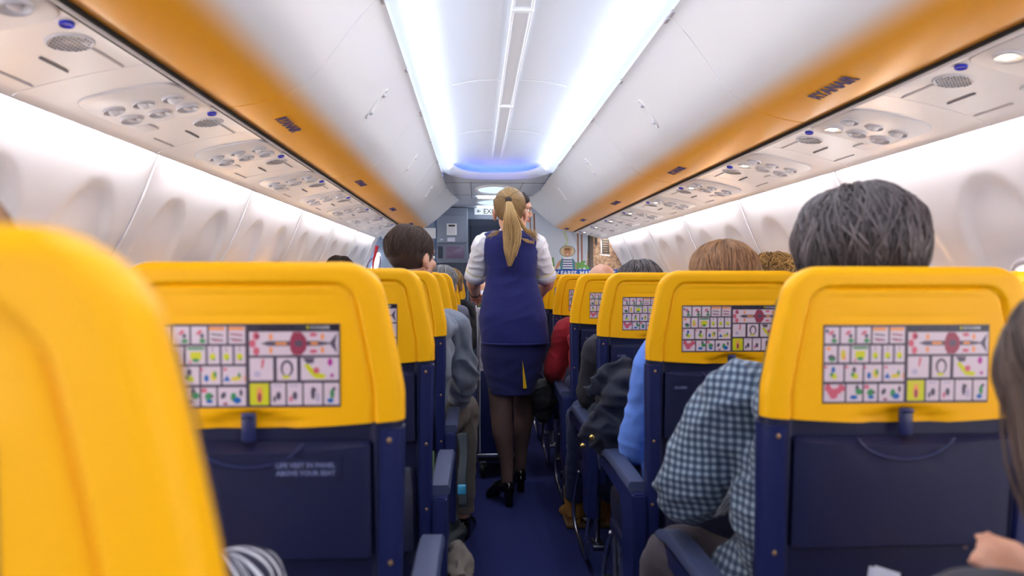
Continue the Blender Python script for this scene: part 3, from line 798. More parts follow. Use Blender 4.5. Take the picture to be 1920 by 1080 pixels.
    # literature pocket low on the back
    mb = MB(); mb.box((0, .025, .60), (.34,.03,.22), rot=(R(-8),0,0), bev=.012); mb.build('seat_pocket', M['leather'], t)
    return t
def finish_inner(t, side):
    mb = MB(); mb.spline([(side*.2275, yb(.62)+.03, .640), (side*.2275, .2, .643), (side*.2275, .42, .640), (side*.2275, .50, .61)], .016, 10); mb.build('armrest', M['armpad'], t)
    for y in (.16, .48):
        mb = MB(); mb.spline([(0, y, .37), (0, y, .2), (0, y, .012)], .014, 8); mb.box((0, y, .012), (.05,.10,.02), bev=.004); mb.build('leg', M['metal'], t)
    mb = MB(); mb.box((0, .028, .60), (.34,.03,.22), rot=(R(-4),0,0), bev=.012); mb.build('seat_pocket', M['leather'], t)
    return t
PITCHY = .762
LY = [.30+.765*i for i in range(11)]; RY = [1.09+.768*(i-1) for i in range(11)]
AX_L, AX_R = -.104-.226, .436+.230; STEP = .456
seatL, seatR = build_seat(-1), build_seat(1)
innL, innR = build_seat(-1, True), build_seat(1, True)
usedL = usedR = False
word = ['', 'nearest full', 'second', 'third', 'fourth', 'fifth', 'sixth', 'seventh', 'eighth', 'ninth', 'tenth', 'eleventh']
first = {}
for side, Ys, ax_, protos in ((-1, LY, AX_L, (seatL, innL)), (1, RY, AX_R, (seatR, innR))):
    nm = 'left' if side < 0 else 'right'
    for k, y in enumerate(Ys):
        if y > 7.5: continue
        for c in range(3):
            if k == 0 and (c > 0): continue
            pr = protos[min(c, 1)]; o = pr if pr.name not in first else copy_tree(pr); first[pr.name] = 1
            o.location = (ax_+side*STEP*c+(.004 if side < 0 and k == 0 else 0), y, .006 if side < 0 else 0)
            if side > 0 and k == 1 and c == 0:
                for ch in list(o.children):
                    if ch.name.startswith('placard'): bpy.data.objects.remove(ch)
            if c == 0:
                if side < 0: lab = ['huge blurred yellow seat back filling the lower left corner', 'yellow and navy aisle seat with vest placard, fully seen on the left', 'yellow aisle seat on the left showing only a sliver of its safety card', 'yellow aisle seat on the left directly behind the man in the grey hoodie'][k] if k < 4 else 'yellow aisle seat in the %s row counted from the camera, left of the aisle' % word[k+1]
                else: lab = ['seat of the long-haired passenger, outside the right edge of the photo', 'large yellow and navy aisle seat at right behind the grey-haired passenger', 'yellow aisle seat at right in front of the checked-shirt arm', 'yellow aisle seat at right beside the heaped navy coat', 'yellow aisle seat at right of the passenger in the red jumper'][k] if k < 5 else 'yellow aisle seat in the %s row counted from the camera, right of the aisle' % word[k+1]
            else: lab = 'yellow %s seat in the %s row counted from the camera, %s of the aisle' % (['', 'middle', 'window'][c], word[k+1] if k > 0 else 'first', nm)
            tag(o, lab, 'seat', '%s seats on the %s' % (['aisle', 'middle', 'window'][c], nm))
#PART2
# ------------------------------------------------------------------ forward end of the cabin
def W(px, py, Y): return at(px, py, Y)
ZC = EYE+.872
mb = MB(); mb.box(((.60+1.9)/2, 8.49, ZC/2), (1.3, .05, ZC-.004)); tag(mb.build('wall_bulkhead_right', M['white']), kind='structure')
mb = MB(); mb.box(((-1.6-.52)/2, 9.05, ZC/2), (1.08, .05, ZC-.004)); tag(mb.build('wall_front_left', mat('front_wall_grey_blue', rgb(140,156,178), .5)), kind='structure')
mb = MB(); mb.box((.4, 10.0, ZC/2), (2.2, .05, ZC)); tag(mb.build('wall_front', M['grey']), kind='structure')
mb = MB(); mb.box((-.12, 9.62, ZC/2), (.03, .7, ZC)); mb.box((1.0, 9.62, ZC/2), (.03, .7, ZC)); tag(mb.build('wall_entry', M['grey']), kind='structure')
# header with exit sign
p = W(905, 400, 9.2)
mb = MB(); mb.box((.42, 9.25, (ZC+1.93)/2+.0), (1.06, .05, ZC-1.93), bev=.004); tag(mb.build('trim_door_header', M['grey']), kind='structure')
t = empty('exit_sign', (W(914,396,9.2).x, 9.215, W(914,396,9.2).z), 'white lit sign with an arrow and EXIT over the forward doorway', 'sign')
mb = MB(); mb.box((0, 0, 0), (.33,.02,.092), bev=.008); mb.build('sign_plate', mat('lit_sign_white', rgb(205,212,220), .4, emit=.25), t)
mb = MB(); mb.text('EXIT', .085, lambda x, y, z: (x+.035, -.0115-z, y-.030), .0006, bold=.001); mb.build('lettering', M['ink'], t, fix=False)
mb = MB(); mb.prism([(-.135,0),(-.11,.022),(-.108,.016),(-.118,.005),(-.085,.005),(-.085,-.005),(-.118,-.005),(-.108,-.016),(-.11,-.022)], lambda a, b, h: (a, -.011-h, b), 0, .001); mb.build('arrow', M['ink'], t)
mb = MB(); mb.box((W(925,600,9.95).x, 9.955, .95), (.62,.03,1.9), bev=.01); t = mb.build('door_1', M['grey2']); tag(t, kind='structure')
mb = MB(); mb.box((W(893,470,9.92).x, 9.93, 1.0), (.02,.04,.12), bev=.005); mb.build('door_handle', M['metal'], t)
# galley cupboard
xa, xb = W(818,450,9.0).x, W(877,450,9.0).x; xm = (xa+xb)/2; ww = xb-xa
t = empty('galley_cabinet', (xm, 9.02, 0), 'tall grey galley cupboard with a wall phone beside the forward doorway', 'cabinet')
def zy(py): return W(850, py, 9.0).z
mb = MB(); mb.box((0, .36, 1.03), (ww, .66, 2.06), bev=.008); mb.build('body', M['grey'], t)
for nm, y0_, y1_, m_ in (('upper_door', 403, 455, 'grey'), ('middle_door', 457, 489, 'grey2'), ('lower_door', 492, 640, 'grey3'), ('base_door', 643, 780, 'grey3')):
    z1, z0 = zy(y0_), zy(y1_); mb = MB(); mb.box((0, .015, (z0+z1)/2), (ww-.012, .03, z1-z0-.004), bev=.006); d = mb.build(nm, M[m_], t)
    if nm == 'middle_door':
        mb = MB(); mb.box((.035, -.002, (z0+z1)/2), (.22,.006,.15), bev=.002); mb.build('window_pane', mat('mauve_glass', rgb(120,104,132), .15), d)
        mb = MB(); mb.box((-.145, -.002, (z0+z1)/2), (.06,.006,.15), bev=.002); mb.build('latch_panel', M['grey3'], d)
p = W(847, 430, 9.0)
tp_ = empty('wall_phone', (p.x, 9.015, p.z), 'white intercom phone panel with dark display on the grey galley cupboard', 'phone')
mb = MB(); mb.box((0, -.008, 0), (.125,.022,.145), bev=.006); mb.build('casing', M['white'], tp_)
mb = MB(); mb.box((0, -.020, .045), (.08,.004,.022)); mb.build('display', M['ink'], tp_)
mb = MB()
for i in range(3):
    for j in range(3):
        mb = MB(); mb.box((-.03+.03*i, -.020, .012-.026*j), (.02,.004,.016), bev=.001); mb.build('key', M['psu2'], tp_)
p = W(846, 449, 9.0); mb = MB(); mb.box((p.x, 9.013, p.z), (.095,.004,.05)); tag(mb.build('notice', M['paper']), 'small white notice stuck under the intercom phone', 'notice')
p = W(828, 449, 9.0); mb = MB(); mb.box((p.x, 9.013, p.z), (.03,.004,.02)); tag(mb.build('sticker', M['paper']), 'tiny pale sticker left of the white notice under the phone', 'sticker')
# entry door window, red strap
p = W(697, 483, 8.98)
t = empty('door_strap', (W(703,480,8.95).x, 8.98, 1.35), 'red safety strap with loose loop hanging by the forward left door', 'strap')
mb = MB(); mb.spline([W(707,461,8.96)-t.location, W(704,475,8.95)-t.location, W(700,492,8.96)-t.location, W(699,512,8.97)-t.location], [.022,.018,.012,.01], 6, flat=.3, side=(1,0,0)); mb.build('webbing', M['red'], t)
mb = MB(); mb.spline([W(699,484,8.97)-t.location, W(690,494,8.97)-t.location, W(688,510,8.97)-t.location], .006, 6); mb.build('cord', mat('dark_red_cord', rgb(120,20,40), .6), t)
mb = MB(); mb.spline([W(712,480,8.97)-t.location, W(713,492,8.97)-t.location, W(709,512,8.97)-t.location], .006, 6); mb.build('cord', mat('dark_red_cord_2', rgb(120,20,40), .6), t)
mb = MB(); q = [W(706,474,8.99), W(712,474,8.99), W(713,480,8.99), W(704,515,8.99), W(692,515,8.99)]
mb.prism([(v.x, v.z) for v in q], lambda a, b, h: (a, 9.0-h, b), .0, .012); mb.build('window_9', mat('bright_door_window', rgb(240,244,250), .4, emit=1.2)); bpy.data.objects['window_9']['kind'] = 'structure'
mb = MB(); p = W(757, 437, 9.0); mb.box(((W(715,437,9.0).x+W(817,437,9.0).x)/2, 9.015, p.z), (W(817,437,9.0).x-W(715,437,9.0).x,.02,.13), bev=.004); tag(mb.build('trim_6', M['white']), kind='structure')
for a_ in ((W(727,436,8.9), .10),):
    mb = MB(); mb.box((W(795,436,8.99).x, 9.0, W(795,436,8.99).z), (.05,.01,.012)); tag(mb.build('indicator_light', M['red']), 'tiny red indicator light on the white strip under the left bins', 'light')

# advertising poster on the bulkhead
t = empty('poster', (1.2, 8.46, 1.3), 'advertising poster of a child in a straw hat, stone wall and blue slogan banner', 'poster')
def pm(name, col, rough=.6): return bpy.data.materials.get(name) or mat(name, col, rough)
mb = MB()
def ppoly(c, pts, o):
    mb.use(pm('poster_'+c[0], c[1])); mb.poly([Vector((W(x, y, 8.45).x, 8.458-o, W(x, y, 8.45).z))-t.location for x, y in pts])
def pell(c, x, y, a, b, o, n=20, rot=0): ppoly(c, [(x+cos(q)*a*cos(rot)-sin(q)*b*sin(rot), y+cos(q)*a*sin(rot)+sin(q)*b*cos(rot)) for q in [2*pi*i/n for i in range(n)]], o)
sky = ('pale_wall', rgb(206,216,230)); stone = ('stone', rgb(176,140,108)); rust = ('rust', rgb(150,96,66)); dk = ('shutter', rgb(66,66,62)); gr = ('leaf', rgb(104,156,84))
gl = ('leaf_pale', rgb(196,210,170)); sk_ = ('child_skin', rgb(206,150,116)); straw = ('straw', rgb(214,196,160)); nb = ('navy_stripe', rgb(44,66,128)); wh = ('white_print', rgb(232,236,242)); tl = ('teal_strap', rgb(80,140,150)); bn = ('banner', rgb(20,84,176))
mb.use(pm('poster_pale_wall', sky[1])); mb.prism([(W(978,372,8.45).x, ZC-.01), (1.86, ZC-.01), (1.86, .4), (W(978,372,8.45).x, .4)], lambda a, b, h: Vector((a, 8.462-h, b))-t.location, 0, .003)
mb.use(grain(pm('poster_stone', stone[1]), rgb(140,104,78), rgb(204,170,136), 26)); ppoly(stone, [(1112,372),(1300,372),(1300,508),(1098,508)], .001)
mb.use(M['ink'])
ppoly(sky, [(1000,372),(1040,372),(1104,508),(1000,508)], .0015)
ppoly(('pale_shade', rgb(186,196,210)), [(1000,430),(1100,430),(1100,508),(1040,508)], .0013)
for x0, x1, c in ((1082,1085,rust),(1089,1092,rust),(1102,1106,dk),(1000,1003,rust),(993,995,rust)): ppoly(c, [(x0,400 if x0 < 1010 else 436),(x1,400 if x0 < 1010 else 436),(x1+1,508 if x0 > 1010 else 445),(x0+1,508 if x0 > 1010 else 445)], .002)
ppoly(('dark_doorway', rgb(96,84,78)), [(1106,440),(1112,440),(1113,508),(1107,508)], .0021)
ppoly(dk, [(1127,440),(1141,440),(1143,476),(1128,474)], .002); ppoly(wh, [(1126,440),(1128,440),(1129,475),(1127,475)], .0022); ppoly(wh, [(1124,476),(1144,478),(1144,481),(1124,478)], .0022)
for k in range(7): ppoly(stone, [(1130,444+4.4*k),(1140,444.4+4.4*k),(1140,445.6+4.4*k),(1130,445.2+4.4*k)], .0024)
ppoly(dk, [(1115,440),(1120,440),(1120,457),(1116,460)], .002)
for k in range(22): pell(gr, 1080+random.random()*22, 503-random.random()*12, 2+random.random()*3, 2+random.random()*2, .0022+k*.00002, 7)
for k in range(12): pell(gl, 1058+random.random()*6, 436+k*4, 2, 4, .0016+k*.00002, 7)
for k in range(6): pell(gr, 1036+random.random()*4, 485+k*3, 2, 3, .0022+k*.00002, 7)
# the child: arms, shirt, head, hat
ppoly(sk_, [(1052,486),(1046,492),(1041,503),(1044,506),(1050,498),(1055,493)], .0025); ppoly(sk_, [(1075,486),(1080,492),(1082,506),(1078,506),(1075,497)], .0025)
ppoly(tl, [(1054,484),(1050,494),(1051,508),(1079,508),(1079,492),(1074,484)], .0026)
ppoly(wh, [(1056,483),(1055,508),(1074,508),(1073,483),(1068,481),(1060,481)], .0028)
for k in range(5): ppoly(nb, [(1055.5,486+4.4*k),(1073.5,486.3+4.4*k),(1073.7,488.3+4.4*k),(1055.4,488+4.4*k)], .003)
pell(('hat_edge', rgb(90,80,72)), 1064, 471, 14.5, 10.5, .0029); pell(straw, 1064, 471, 13.5, 9.7, .0031); pell(('straw_crown', rgb(190,170,134)), 1064.5, 466.5, 7.5, 5.5, .0033)
pell(sk_, 1064, 473, 6.6, 8, .0035); pell(('child_hair', rgb(150,104,66)), 1064, 467.3, 6.4, 2.4, .0036)
for dx_ in (-2.4, 2.4): pell(dk, 1064+dx_, 472, .8, .6, .0038, 8)
pell(wh, 1064, 477.3, 2.2, .9, .0038, 10)
ppoly(bn, [(1004,505),(1250,505),(1250,521),(1004,521)], .004)
mb.use(M['white']); tx = W(1021.5, 516.5, 8.45)-t.location
mb.text('LOW FARES. MADE SIMPLE.', .076, lambda x, y, z: (tx.x+x*.93, 8.458-.0045-z-t.location.y, tx.z+y), .0002, align='LEFT', bold=.0015)
mb.build('print', None, t, fix=False)

# ------------------------------------------------------------------ figures
def xform(mb, n0, m):
    for v in mb.bm.verts[:][n0:] if False else [v for i, v in enumerate(mb.bm.verts) if i >= n0]: v.co = m @ v.co
def head_matrix(c, yaw=0, pitch=0, roll=0, s=1):
    return Matrix.Translation(c) @ Euler((R(pitch), R(roll), R(yaw)), 'XYZ').to_matrix().to_4x4() @ Matrix.Scale(s, 4)
def add_head(mb, m):
    n0 = len(mb.bm.verts)
    mb.ell((0,-.012,.028), (.074,.094,.084)); mb.ell((0,.022,-.030), (.058,.066,.078)); mb.ell((0,.050,-.078), (.034,.034,.026))
    mb.ell((0,.072,-.092), (.020,.016,.016)); mb.ell((0,.066,.030), (.052,.028,.026))
    mb.tube([(0,.080,.020), (0,.092,.0), (0,.103,-.020), (0,.099,-.028)], [.008,.009,.011,.008], 8); mb.ell((.010,.094,-.028), (.009,.011,.008), nu=10, nv=8); mb.ell((-.010,.094,-.028), (.009,.011,.008), nu=10, nv=8)
    mb.ell((0,.088,-.056), (.022,.010,.010), nu=12, nv=8)
    for s_ in (-1, 1):
        mb.ell((s_*.034,.066,-.022), (.024,.022,.022), nu=12, nv=8)
        mb.ell((s_*.076,-.004,-.008), (.009,.021,.032), Euler((R(-12),0,R(s_*22))).to_matrix(), nu=14, nv=10)
        mb.ell((s_*.074,.002,-.034), (.008,.010,.012), nu=10, nv=8)
    xform(mb, n0, m)
def add_face(m, parent, brow):
    for s_ in (-1, 1):
        mb = MB(); mb.ell((s_*.031,.079,.006), (.013,.010,.0085), nu=14, nv=10); xform(mb, 0, m); e = mb.build('eye', M['eyewhite'], parent)
        mb = MB(); mb.ell((s_*.031,.0872,.006), (.0062,.0035,.0062), nu=12, nv=8); xform(mb, 0, m); mb.build('iris', M['iris'], e)
        mb = MB(); mb.spline([(s_*.015,.092,.022), (s_*.03,.091,.028), (s_*.047,.080,.023)], [.0025,.003,.0015], 6); xform(mb, 0, m); mb.build('eyebrow', brow, parent)
        mb = MB(); mb.spline([(s_*.018,.0885,.010), (s_*.031,.0905,.016), (s_*.045,.083,.010)], [.0015,.002,.0015], 6); xform(mb, 0, m); mb.build('eyelash', M['iris'], parent)
    mb = MB(); mb.spline([(-.022,.089,-.053), (-.008,.098,-.049), (0,.098,-.051), (.008,.098,-.049), (.022,.089,-.053)], [.001,.004,.004,.004,.001], 8)
    mb.spline([(-.020,.089,-.056), (0,.098,-.061), (.020,.089,-.056)], [.001,.0055,.001], 8); xform(mb, 0, m); mb.build('lips', M['lips'], parent)
def add_hand(mb, wrist, d, n, curl=35, thumb=1, s=1.0, r=.0085):
    wrist, d, n = Vector(wrist), Vector(d).normalized(), Vector(n); n = (n-d*n.dot(d)).normalized(); w = d.cross(n)*thumb
    mb.tube([wrist-d*.02*s, wrist+d*.02*s, wrist+d*.055*s, wrist+d*.088*s], [.025*s,.036*s,.041*s,.036*s], 12, flat=.36, side=w)
    for i, (o, L) in enumerate(zip((.029,.010,-.010,-.028), (.070,.078,.072,.056))):
        p = wrist+d*(.080-.004*abs(i-1))*s+w*o*s; a = R(curl*.4); pts = [p]; rr = [r*s]
        for k, f_ in enumerate((.46,.30,.24)):
            a2 = a+R(curl)*k*.9; dv = d*cos(a2)+n*sin(a2)+w*o*1.2; p = p+dv.normalized()*L*f_*s; pts.append(p); rr.append(r*s*(.97-.1*k))
        mb.spline(pts, rr, 8, sub=3)
    p = wrist+d*.018*s+w*.028*s; mb.spline([p, p+(w*.75+d*.6+n*.25)*.032*s, p+(w*.75+d*1.5+n*.6)*.038*s, p+(w*.55+d*2.3+n*1.0)*.036*s], [.014*s,.0115*s,.0098*s,.0082*s], 8, sub=3)
def strand(mb, pts, r, tint, n=3):
    mb.tint = tint; P, Q = smoothpath(pts, [r*.6]+[r]*(len(pts)-2)+[r*.25], 3); mb.tube(P, Q, n, cap=False)
def make_hair(m, parent, hm, seed=1, size=(.082,.100,.092), off=(0,-.016,.028), tilt=-14, count=420, r=.0022, rough=.004, front=58, back=112, fall=0, side_len=None, crown=(0,-.035,1), curly=0, spread=.35, bump=.006):
    rnd = random.Random(seed)
    mb = MB(); mb.tint = .25
    rt = Euler((R(tilt), 0, 0)).to_matrix(); o = Vector(off)
    def surf(q, e=0): return o+rt @ Vector((q.x*(size[0]+e), q.y*(size[1]+e), q.z*(size[2]+e)))
    def fn(q): return 1+bump*8*noise.noise(q*2.2+Vector((seed, 0, 0)))
    mb.ell(o, size, rt, nu=36, nv=24, fn=fn)
    for i in range(count):
        a = rnd.uniform(0, 2*pi); fr = (1+cos(a-pi/2))/2     # 1 at the front, 0 at the back
        lim = R(front+(back-front)*(1-fr)**.6)*rnd.uniform(.75, 1.03); st = rnd.uniform(.02, .6)*lim
        sw = rnd.uniform(-spread, spread); e = rnd.uniform(-.001, rough+.002); pts = []
        for k in range(6):
            th = st+(lim-st)*k/5; aa = a+sw*(k/5)+curly*rnd.uniform(-.3, .3)
            q = Vector((sin(th)*cos(aa), sin(th)*sin(aa), cos(th))); q = q*fn(q)
            pts.append(surf(q, e+rough*sin(k*1.1)*.6+curly*rnd.uniform(-.004,.006)))
        if fall and fr < .75:
            last = pts[-1]; L = fall*rnd.uniform(.75, 1.05)
            for k in range(1, 5): pts.append(last+Vector((last.x*.10*sin(k*.8), -.004*k*.3, -L*k/4))+Vector((rnd.uniform(-.004,.004), rnd.uniform(-.004,.004), 0)))
        strand(mb, pts, r*rnd.uniform(.7, 1.3), rnd.random()**1.3)
    if fall:
        mb.tint = .2
        mb.horiz([(0, o.y-.005, -.02, size[0]*.96, size[1]*.86), (0, o.y-.01, -.02-fall*.4, size[0]*1.02, size[1]*.78), (0, o.y-.015, -.02-fall*.8, size[0]*.98, size[1]*.62), (0, o.y-.015, -.02-fall*.95, size[0]*.8, size[1]*.45)], 28)
    xform(mb, 0, m); return mb.build('hair', hm, parent, fix=False)
def shoe(mb, ankle, d, L=.245, heel=0.0, wid=.044, high=.09):
    """shoe from the heel at the ankle towards d; ankle is the point over the heel on the ground"""
    a = Vector(ankle); d = Vector(d).normalized(); w = Vector((d.y, -d.x, 0)).normalized(); up = Vector((0,0,1)); rs = []
    for t_, hw, zb, zt in ((0,.018,heel,heel+high*.75), (.03,.030,heel,heel+high), (.09,.032,heel*.95,heel+high*.9), (.16,.034,heel*.5,heel*.6+.055), (.20*1.0,.044,heel*.08,heel*.1+.05), (.225,.036,.0,.038), (.245,.012,.003,.02)):
        c = a+d*(t_*L/.245-.03); rs.append([c+w*hw*wid/.044*x+up*(zb+(zt-zb)*y+.004) for x, y in ((-.8,0),(-1,.25),(-.85,.7),(-.4,1),(.4,1),(.85,.7),(1,.25),(.8,0))])
    mb.rings(rs)
    if heel: mb.tube([a-d*.010+up*.003, a-d*.008+up*heel*.6, a-d*.004+up*(heel+.02)], [.020,.021,.028], 12)
def seated(name_label, row_y, head, seat_x, top, trouser, hair_kw, hair_m, aisle=-1, elbow=None, hand=None, elbow2=None, hand2=None, yaw=0, pitch=0, roll=0, hs=1, bulk=1.0, voxel=.008, sleeve_r=.052, shoulder=None, knees=None, bare=False, shoes='shoe', collar=True, wr=.006, group=None, legs=True, sh_y=-.02, feet_h=.10, feet_dy=.03):
    head = Vector(head); t = empty('person', (seat_x, row_y+.34, 0), name_label, 'person', group)
    t_inv = Matrix.Translation(-Vector(t.location))
    nb = head+Vector((0, sh_y, -.165)); sx = nb.x+(seat_x-nb.x)*.25
    shl = {s_: Vector((sx+s_*.165*bulk, nb.y+.005, nb.z-.055)) for s_ in (-1, 1)}
    if shoulder is not None: shl[aisle] = Vector(shoulder)
    hip = Vector((seat_x, row_y+.30, .545))
    E, Hn = {}, {}
    E[aisle] = Vector(elbow) if elbow is not None else Vector((seat_x+aisle*.225, row_y+.32, .70))
    Hn[aisle] = Vector(hand) if hand is not None else Vector((seat_x+aisle*.10, row_y+.54, .68))
    o_ = -aisle; E[o_] = Vector(elbow2) if elbow2 is not None else Vector((seat_x+o_*.20, row_y+.32, .72)); Hn[o_] = Vector(hand2) if hand2 is not None else Vector((seat_x+o_*.08, row_y+.54, .69))
    K = {s_: Vector((seat_x+s_*.11, row_y+.655, .585)) for s_ in (-1, 1)}
    if knees: K.update({k: Vector(v) for k, v in knees.items()})
    A = {s_: Vector((K[s_].x, K[s_].y+feet_dy, feet_h)) for s_ in (-1, 1)}
    hm = head_matrix(head, yaw, pitch, roll, hs)
    mb = MB(); add_head(mb, hm); mid = (nb+hip)/2
    mb.tube([head+Vector((0,-.015,-.05)), nb+Vector((0,0,.0)), nb+Vector((0,0,-.06))], [.050*hs,.052,.07], 14)
    mb.ell(nb+Vector((0,.0,-.16)), (.13,.085,.16)); mb.ell(mid+Vector((0,0,-.06)), (.125,.09,.17)); mb.ell(hip, (.15,.10,.10))
    for s_ in (-1, 1):
        mb.spline([shl[s_]+Vector((-s_*.05,0,.0)), shl[s_], (shl[s_]+E[s_])/2, E[s_], (E[s_]+Hn[s_])/2, Hn[s_]], [.04,.044,.040,.034,.033,.024], 10)
        d = (Hn[s_]-E[s_]).normalized(); add_hand(mb, Hn[s_], d, (0, .1, -1), 32, thumb=s_)
        if legs: mb.spline([hip+Vector((s_*.07,0,0)), (hip+K[s_])/2+Vector((s_*.03,0,.01)), K[s_], (K[s_]+A[s_])/2, A[s_]], [.075,.07,.05,.045,.032], 10)
    body = fuse(mb, max(voxel, .006), 4); xform(body, 0, t_inv); body.build('body', M['skin'], t, fix=False)
    if yaw or roll: 
        add_face(t_inv @ hm, t, H['dark'])
    make_hair(t_inv @ hm, t, hair_m, **hair_kw)
    mb = MB(); b = bulk
    mb.tube([nb+Vector((0,0,-.005)), nb+Vector((0,.0,-.06))], [.064,.09], 16) if collar else None
    mb.ell(nb+Vector((0,-.0,-.10)), (.17*b,.098*b,.085)); mb.ell(nb+Vector((0,.0,-.20)), (.165*b,.115*b,.17)); mb.ell(mid+Vector((0,.01,-.05)), (.160*b,.125*b,.20)); mb.ell(hip+Vector((0,0,.05)), (.17*b,.125*b,.11))
    for s_ in (-1, 1):
        wv = Hn[s_].lerp(E[s_], .10 if not bare else .6)
        mb.ell(shl[s_], (.062*b,.066*b,.062*b), nu=16, nv=10)
        mb.spline([shl[s_]+Vector((-s_*.06,0,.0)), shl[s_], shl[s_].lerp(E[s_], .5), E[s_], E[s_].lerp(wv, .5), wv], [.055*b,sleeve_r*1.12,sleeve_r*1.05,sleeve_r,sleeve_r*.85,sleeve_r*.68], 14)
    c = fuse(mb, voxel, 5, wrinkle=wr, wscale=8, seed=seat_x*7+row_y); xform(c, 0, t_inv); c.build('top', top, t, fix=False)
    if legs:
        mb = MB(); mb.ell(hip+Vector((0,.0,-.015)), (.175*b,.13,.095))
        for s_ in (-1, 1): mb.spline([hip+Vector((s_*.085,0,0)), (hip+K[s_])/2+Vector((s_*.03,0,.01)), K[s_], K[s_].lerp(A[s_], .3), K[s_].lerp(A[s_], .95)], [.095,.088,.07,.064,.052], 14)
        c = fuse(mb, max(voxel, .009), 4, wrinkle=.005, wscale=9, seed=seat_x+3); xform(c, 0, t_inv); c.build('trousers', trouser, t, fix=False)
        for s_ in (-1, 1):
            mb = MB(); shoe(mb, Vector((A[s_].x, A[s_].y, 0)), (s_*.08,1,0), high=.10 if shoes != 'boot' else .12, wid=.05)
            if shoes == 'boot': mb.tube([(A[s_].x, A[s_].y+.01, .05), (A[s_].x, A[s_].y+.005, .13), (A[s_].x, A[s_].y, .19)], [.05,.052,.058], 16)
            f_ = fuse(mb, .007, 3, wrinkle=.002 if shoes == 'boot' else 0, wscale=20); xform(f_, 0, t_inv); f_ = f_.build('boot' if shoes == 'boot' else 'shoe', M['boot'] if shoes == 'boot' else M['shoe'], t, fix=False)
            if shoes == 'boot':
                mb = MB(); mb.box(Vector((A[s_].x, A[s_].y+.085, .012))+t_inv.to_translation(), (.095,.27,.02), bev=.006); mb.build('sole', M['sole'], f_)
    return t

P_ = {}
# right of the aisle -------------------------------------------------
hc = W(1607, 445, 1.26); hc.z = W(1607, 352, 1.26).z-.118
seated('seated person with bushy dark greying hair and a blue grey checked shirt', RY[1], hc, AX_R-.02, M['check'], M['darktrouser'],
       dict(seed=3, size=(.106,.112,.108), off=(0,-.010,.008), tilt=-8, count=1500, r=.0021, rough=.006, front=75, back=125, spread=.7, bump=.010), H['grey'],
       elbow=W(1288, 915, 1.47), hand=W(1352, 925, 1.74), shoulder=W(1385, 748, 1.40), bulk=1.14, voxel=.0065, sleeve_r=.068, knees={-1: W(1262, 1050, 1.62)}, wr=.013, pitch=-6)
hc = W(1355, 480, 2.06); hc.z = W(1355, 454, 2.06).z-.112
seated('seated person with a light auburn bob and a sky blue jumper', RY[2], hc, AX_R, M['bluetop'], M['jeans'],
       dict(seed=5, size=(.094,.104,.094), off=(0,-.012,.020), tilt=-6, count=800, rough=.003, front=80, back=120, spread=.25, fall=.10), H['auburn'],
       elbow=W(1192, 838, 2.22), hand=(AX_R-.02, RY[2]+.55, .70), shoulder=W(1232, 672, 2.12), sleeve_r=.055, voxel=.007)
hc = W(1450, 500, 2.85); hc.z = W(1450, 479, 2.85).z-.112
seated('seated person with curly blond hair, only the crown showing right of the auburn bob', RY[3], hc, AX_R+STEP, M['greytop'], M['jeans'],
       dict(seed=8, size=(.096,.106,.096), off=(0,-.012,.016), count=700, rough=.008, curly=1, front=80, back=120), H['curly'], voxel=.011)
hc = W(1199, 505, 2.82); hc.z = W(1199, 490, 2.82).z-.112
seated('seated person with dark greying hair in a charcoal jumper, jeans and tan boots', RY[3], hc, AX_R-.01, M['charcoal'], M['jeans'],
       dict(seed=9, size=(.094,.106,.096), off=(0,-.012,.016), count=700, rough=.004, front=80, back=118), H['grey'],
       elbow=W(1106, 742, 3.0), shoulder=W(1122, 655, 2.92), hand=(AX_R-.06, RY[3]+.55, .69), voxel=.008, sleeve_r=.056, shoes='boot', knees={-1: Vector((.475, 3.22, .585)), 1: Vector((.64, 3.22, .585))}, feet_h=.12, feet_dy=.24)
hc = W(1128, 515, 3.6); hc.z = W(1128, 495, 3.6).z-.112
seated('bald seated person in a dark red jumper, arm reaching into the aisle', RY[4], hc, AX_R, M['redtop'], M['jeans'],
       dict(seed=11, size=(.0775,.080,.045), off=(0,-.024,-.012), tilt=-14, count=120, r=.0012, rough=.001, front=90, back=100), H['silver'],
       elbow=W(1040, 690, 3.78), shoulder=W(1064, 620, 3.70), hand=W(1040, 715, 4.0), voxel=.008, sleeve_r=.062, bulk=1.05)
# long-haired neighbour at the right edge
hc = W(2035, 735, .66)
lp = seated('person with long brown hair at the right edge, seen close up and blurred', RY[0], (hc.x+.03, .66, 1.085), AX_R+.03, M['charcoal'], M['darktrouser'],
       dict(seed=13, size=(.090,.104,.100), off=(0,-.010,.016), count=900, r=.0018, rough=.003, front=100, back=120, spread=.12, fall=.36), H['long'], voxel=.009, pitch=-20,
       elbow=W(2150, 1500, .62), hand=W(2010, 1250, .68))
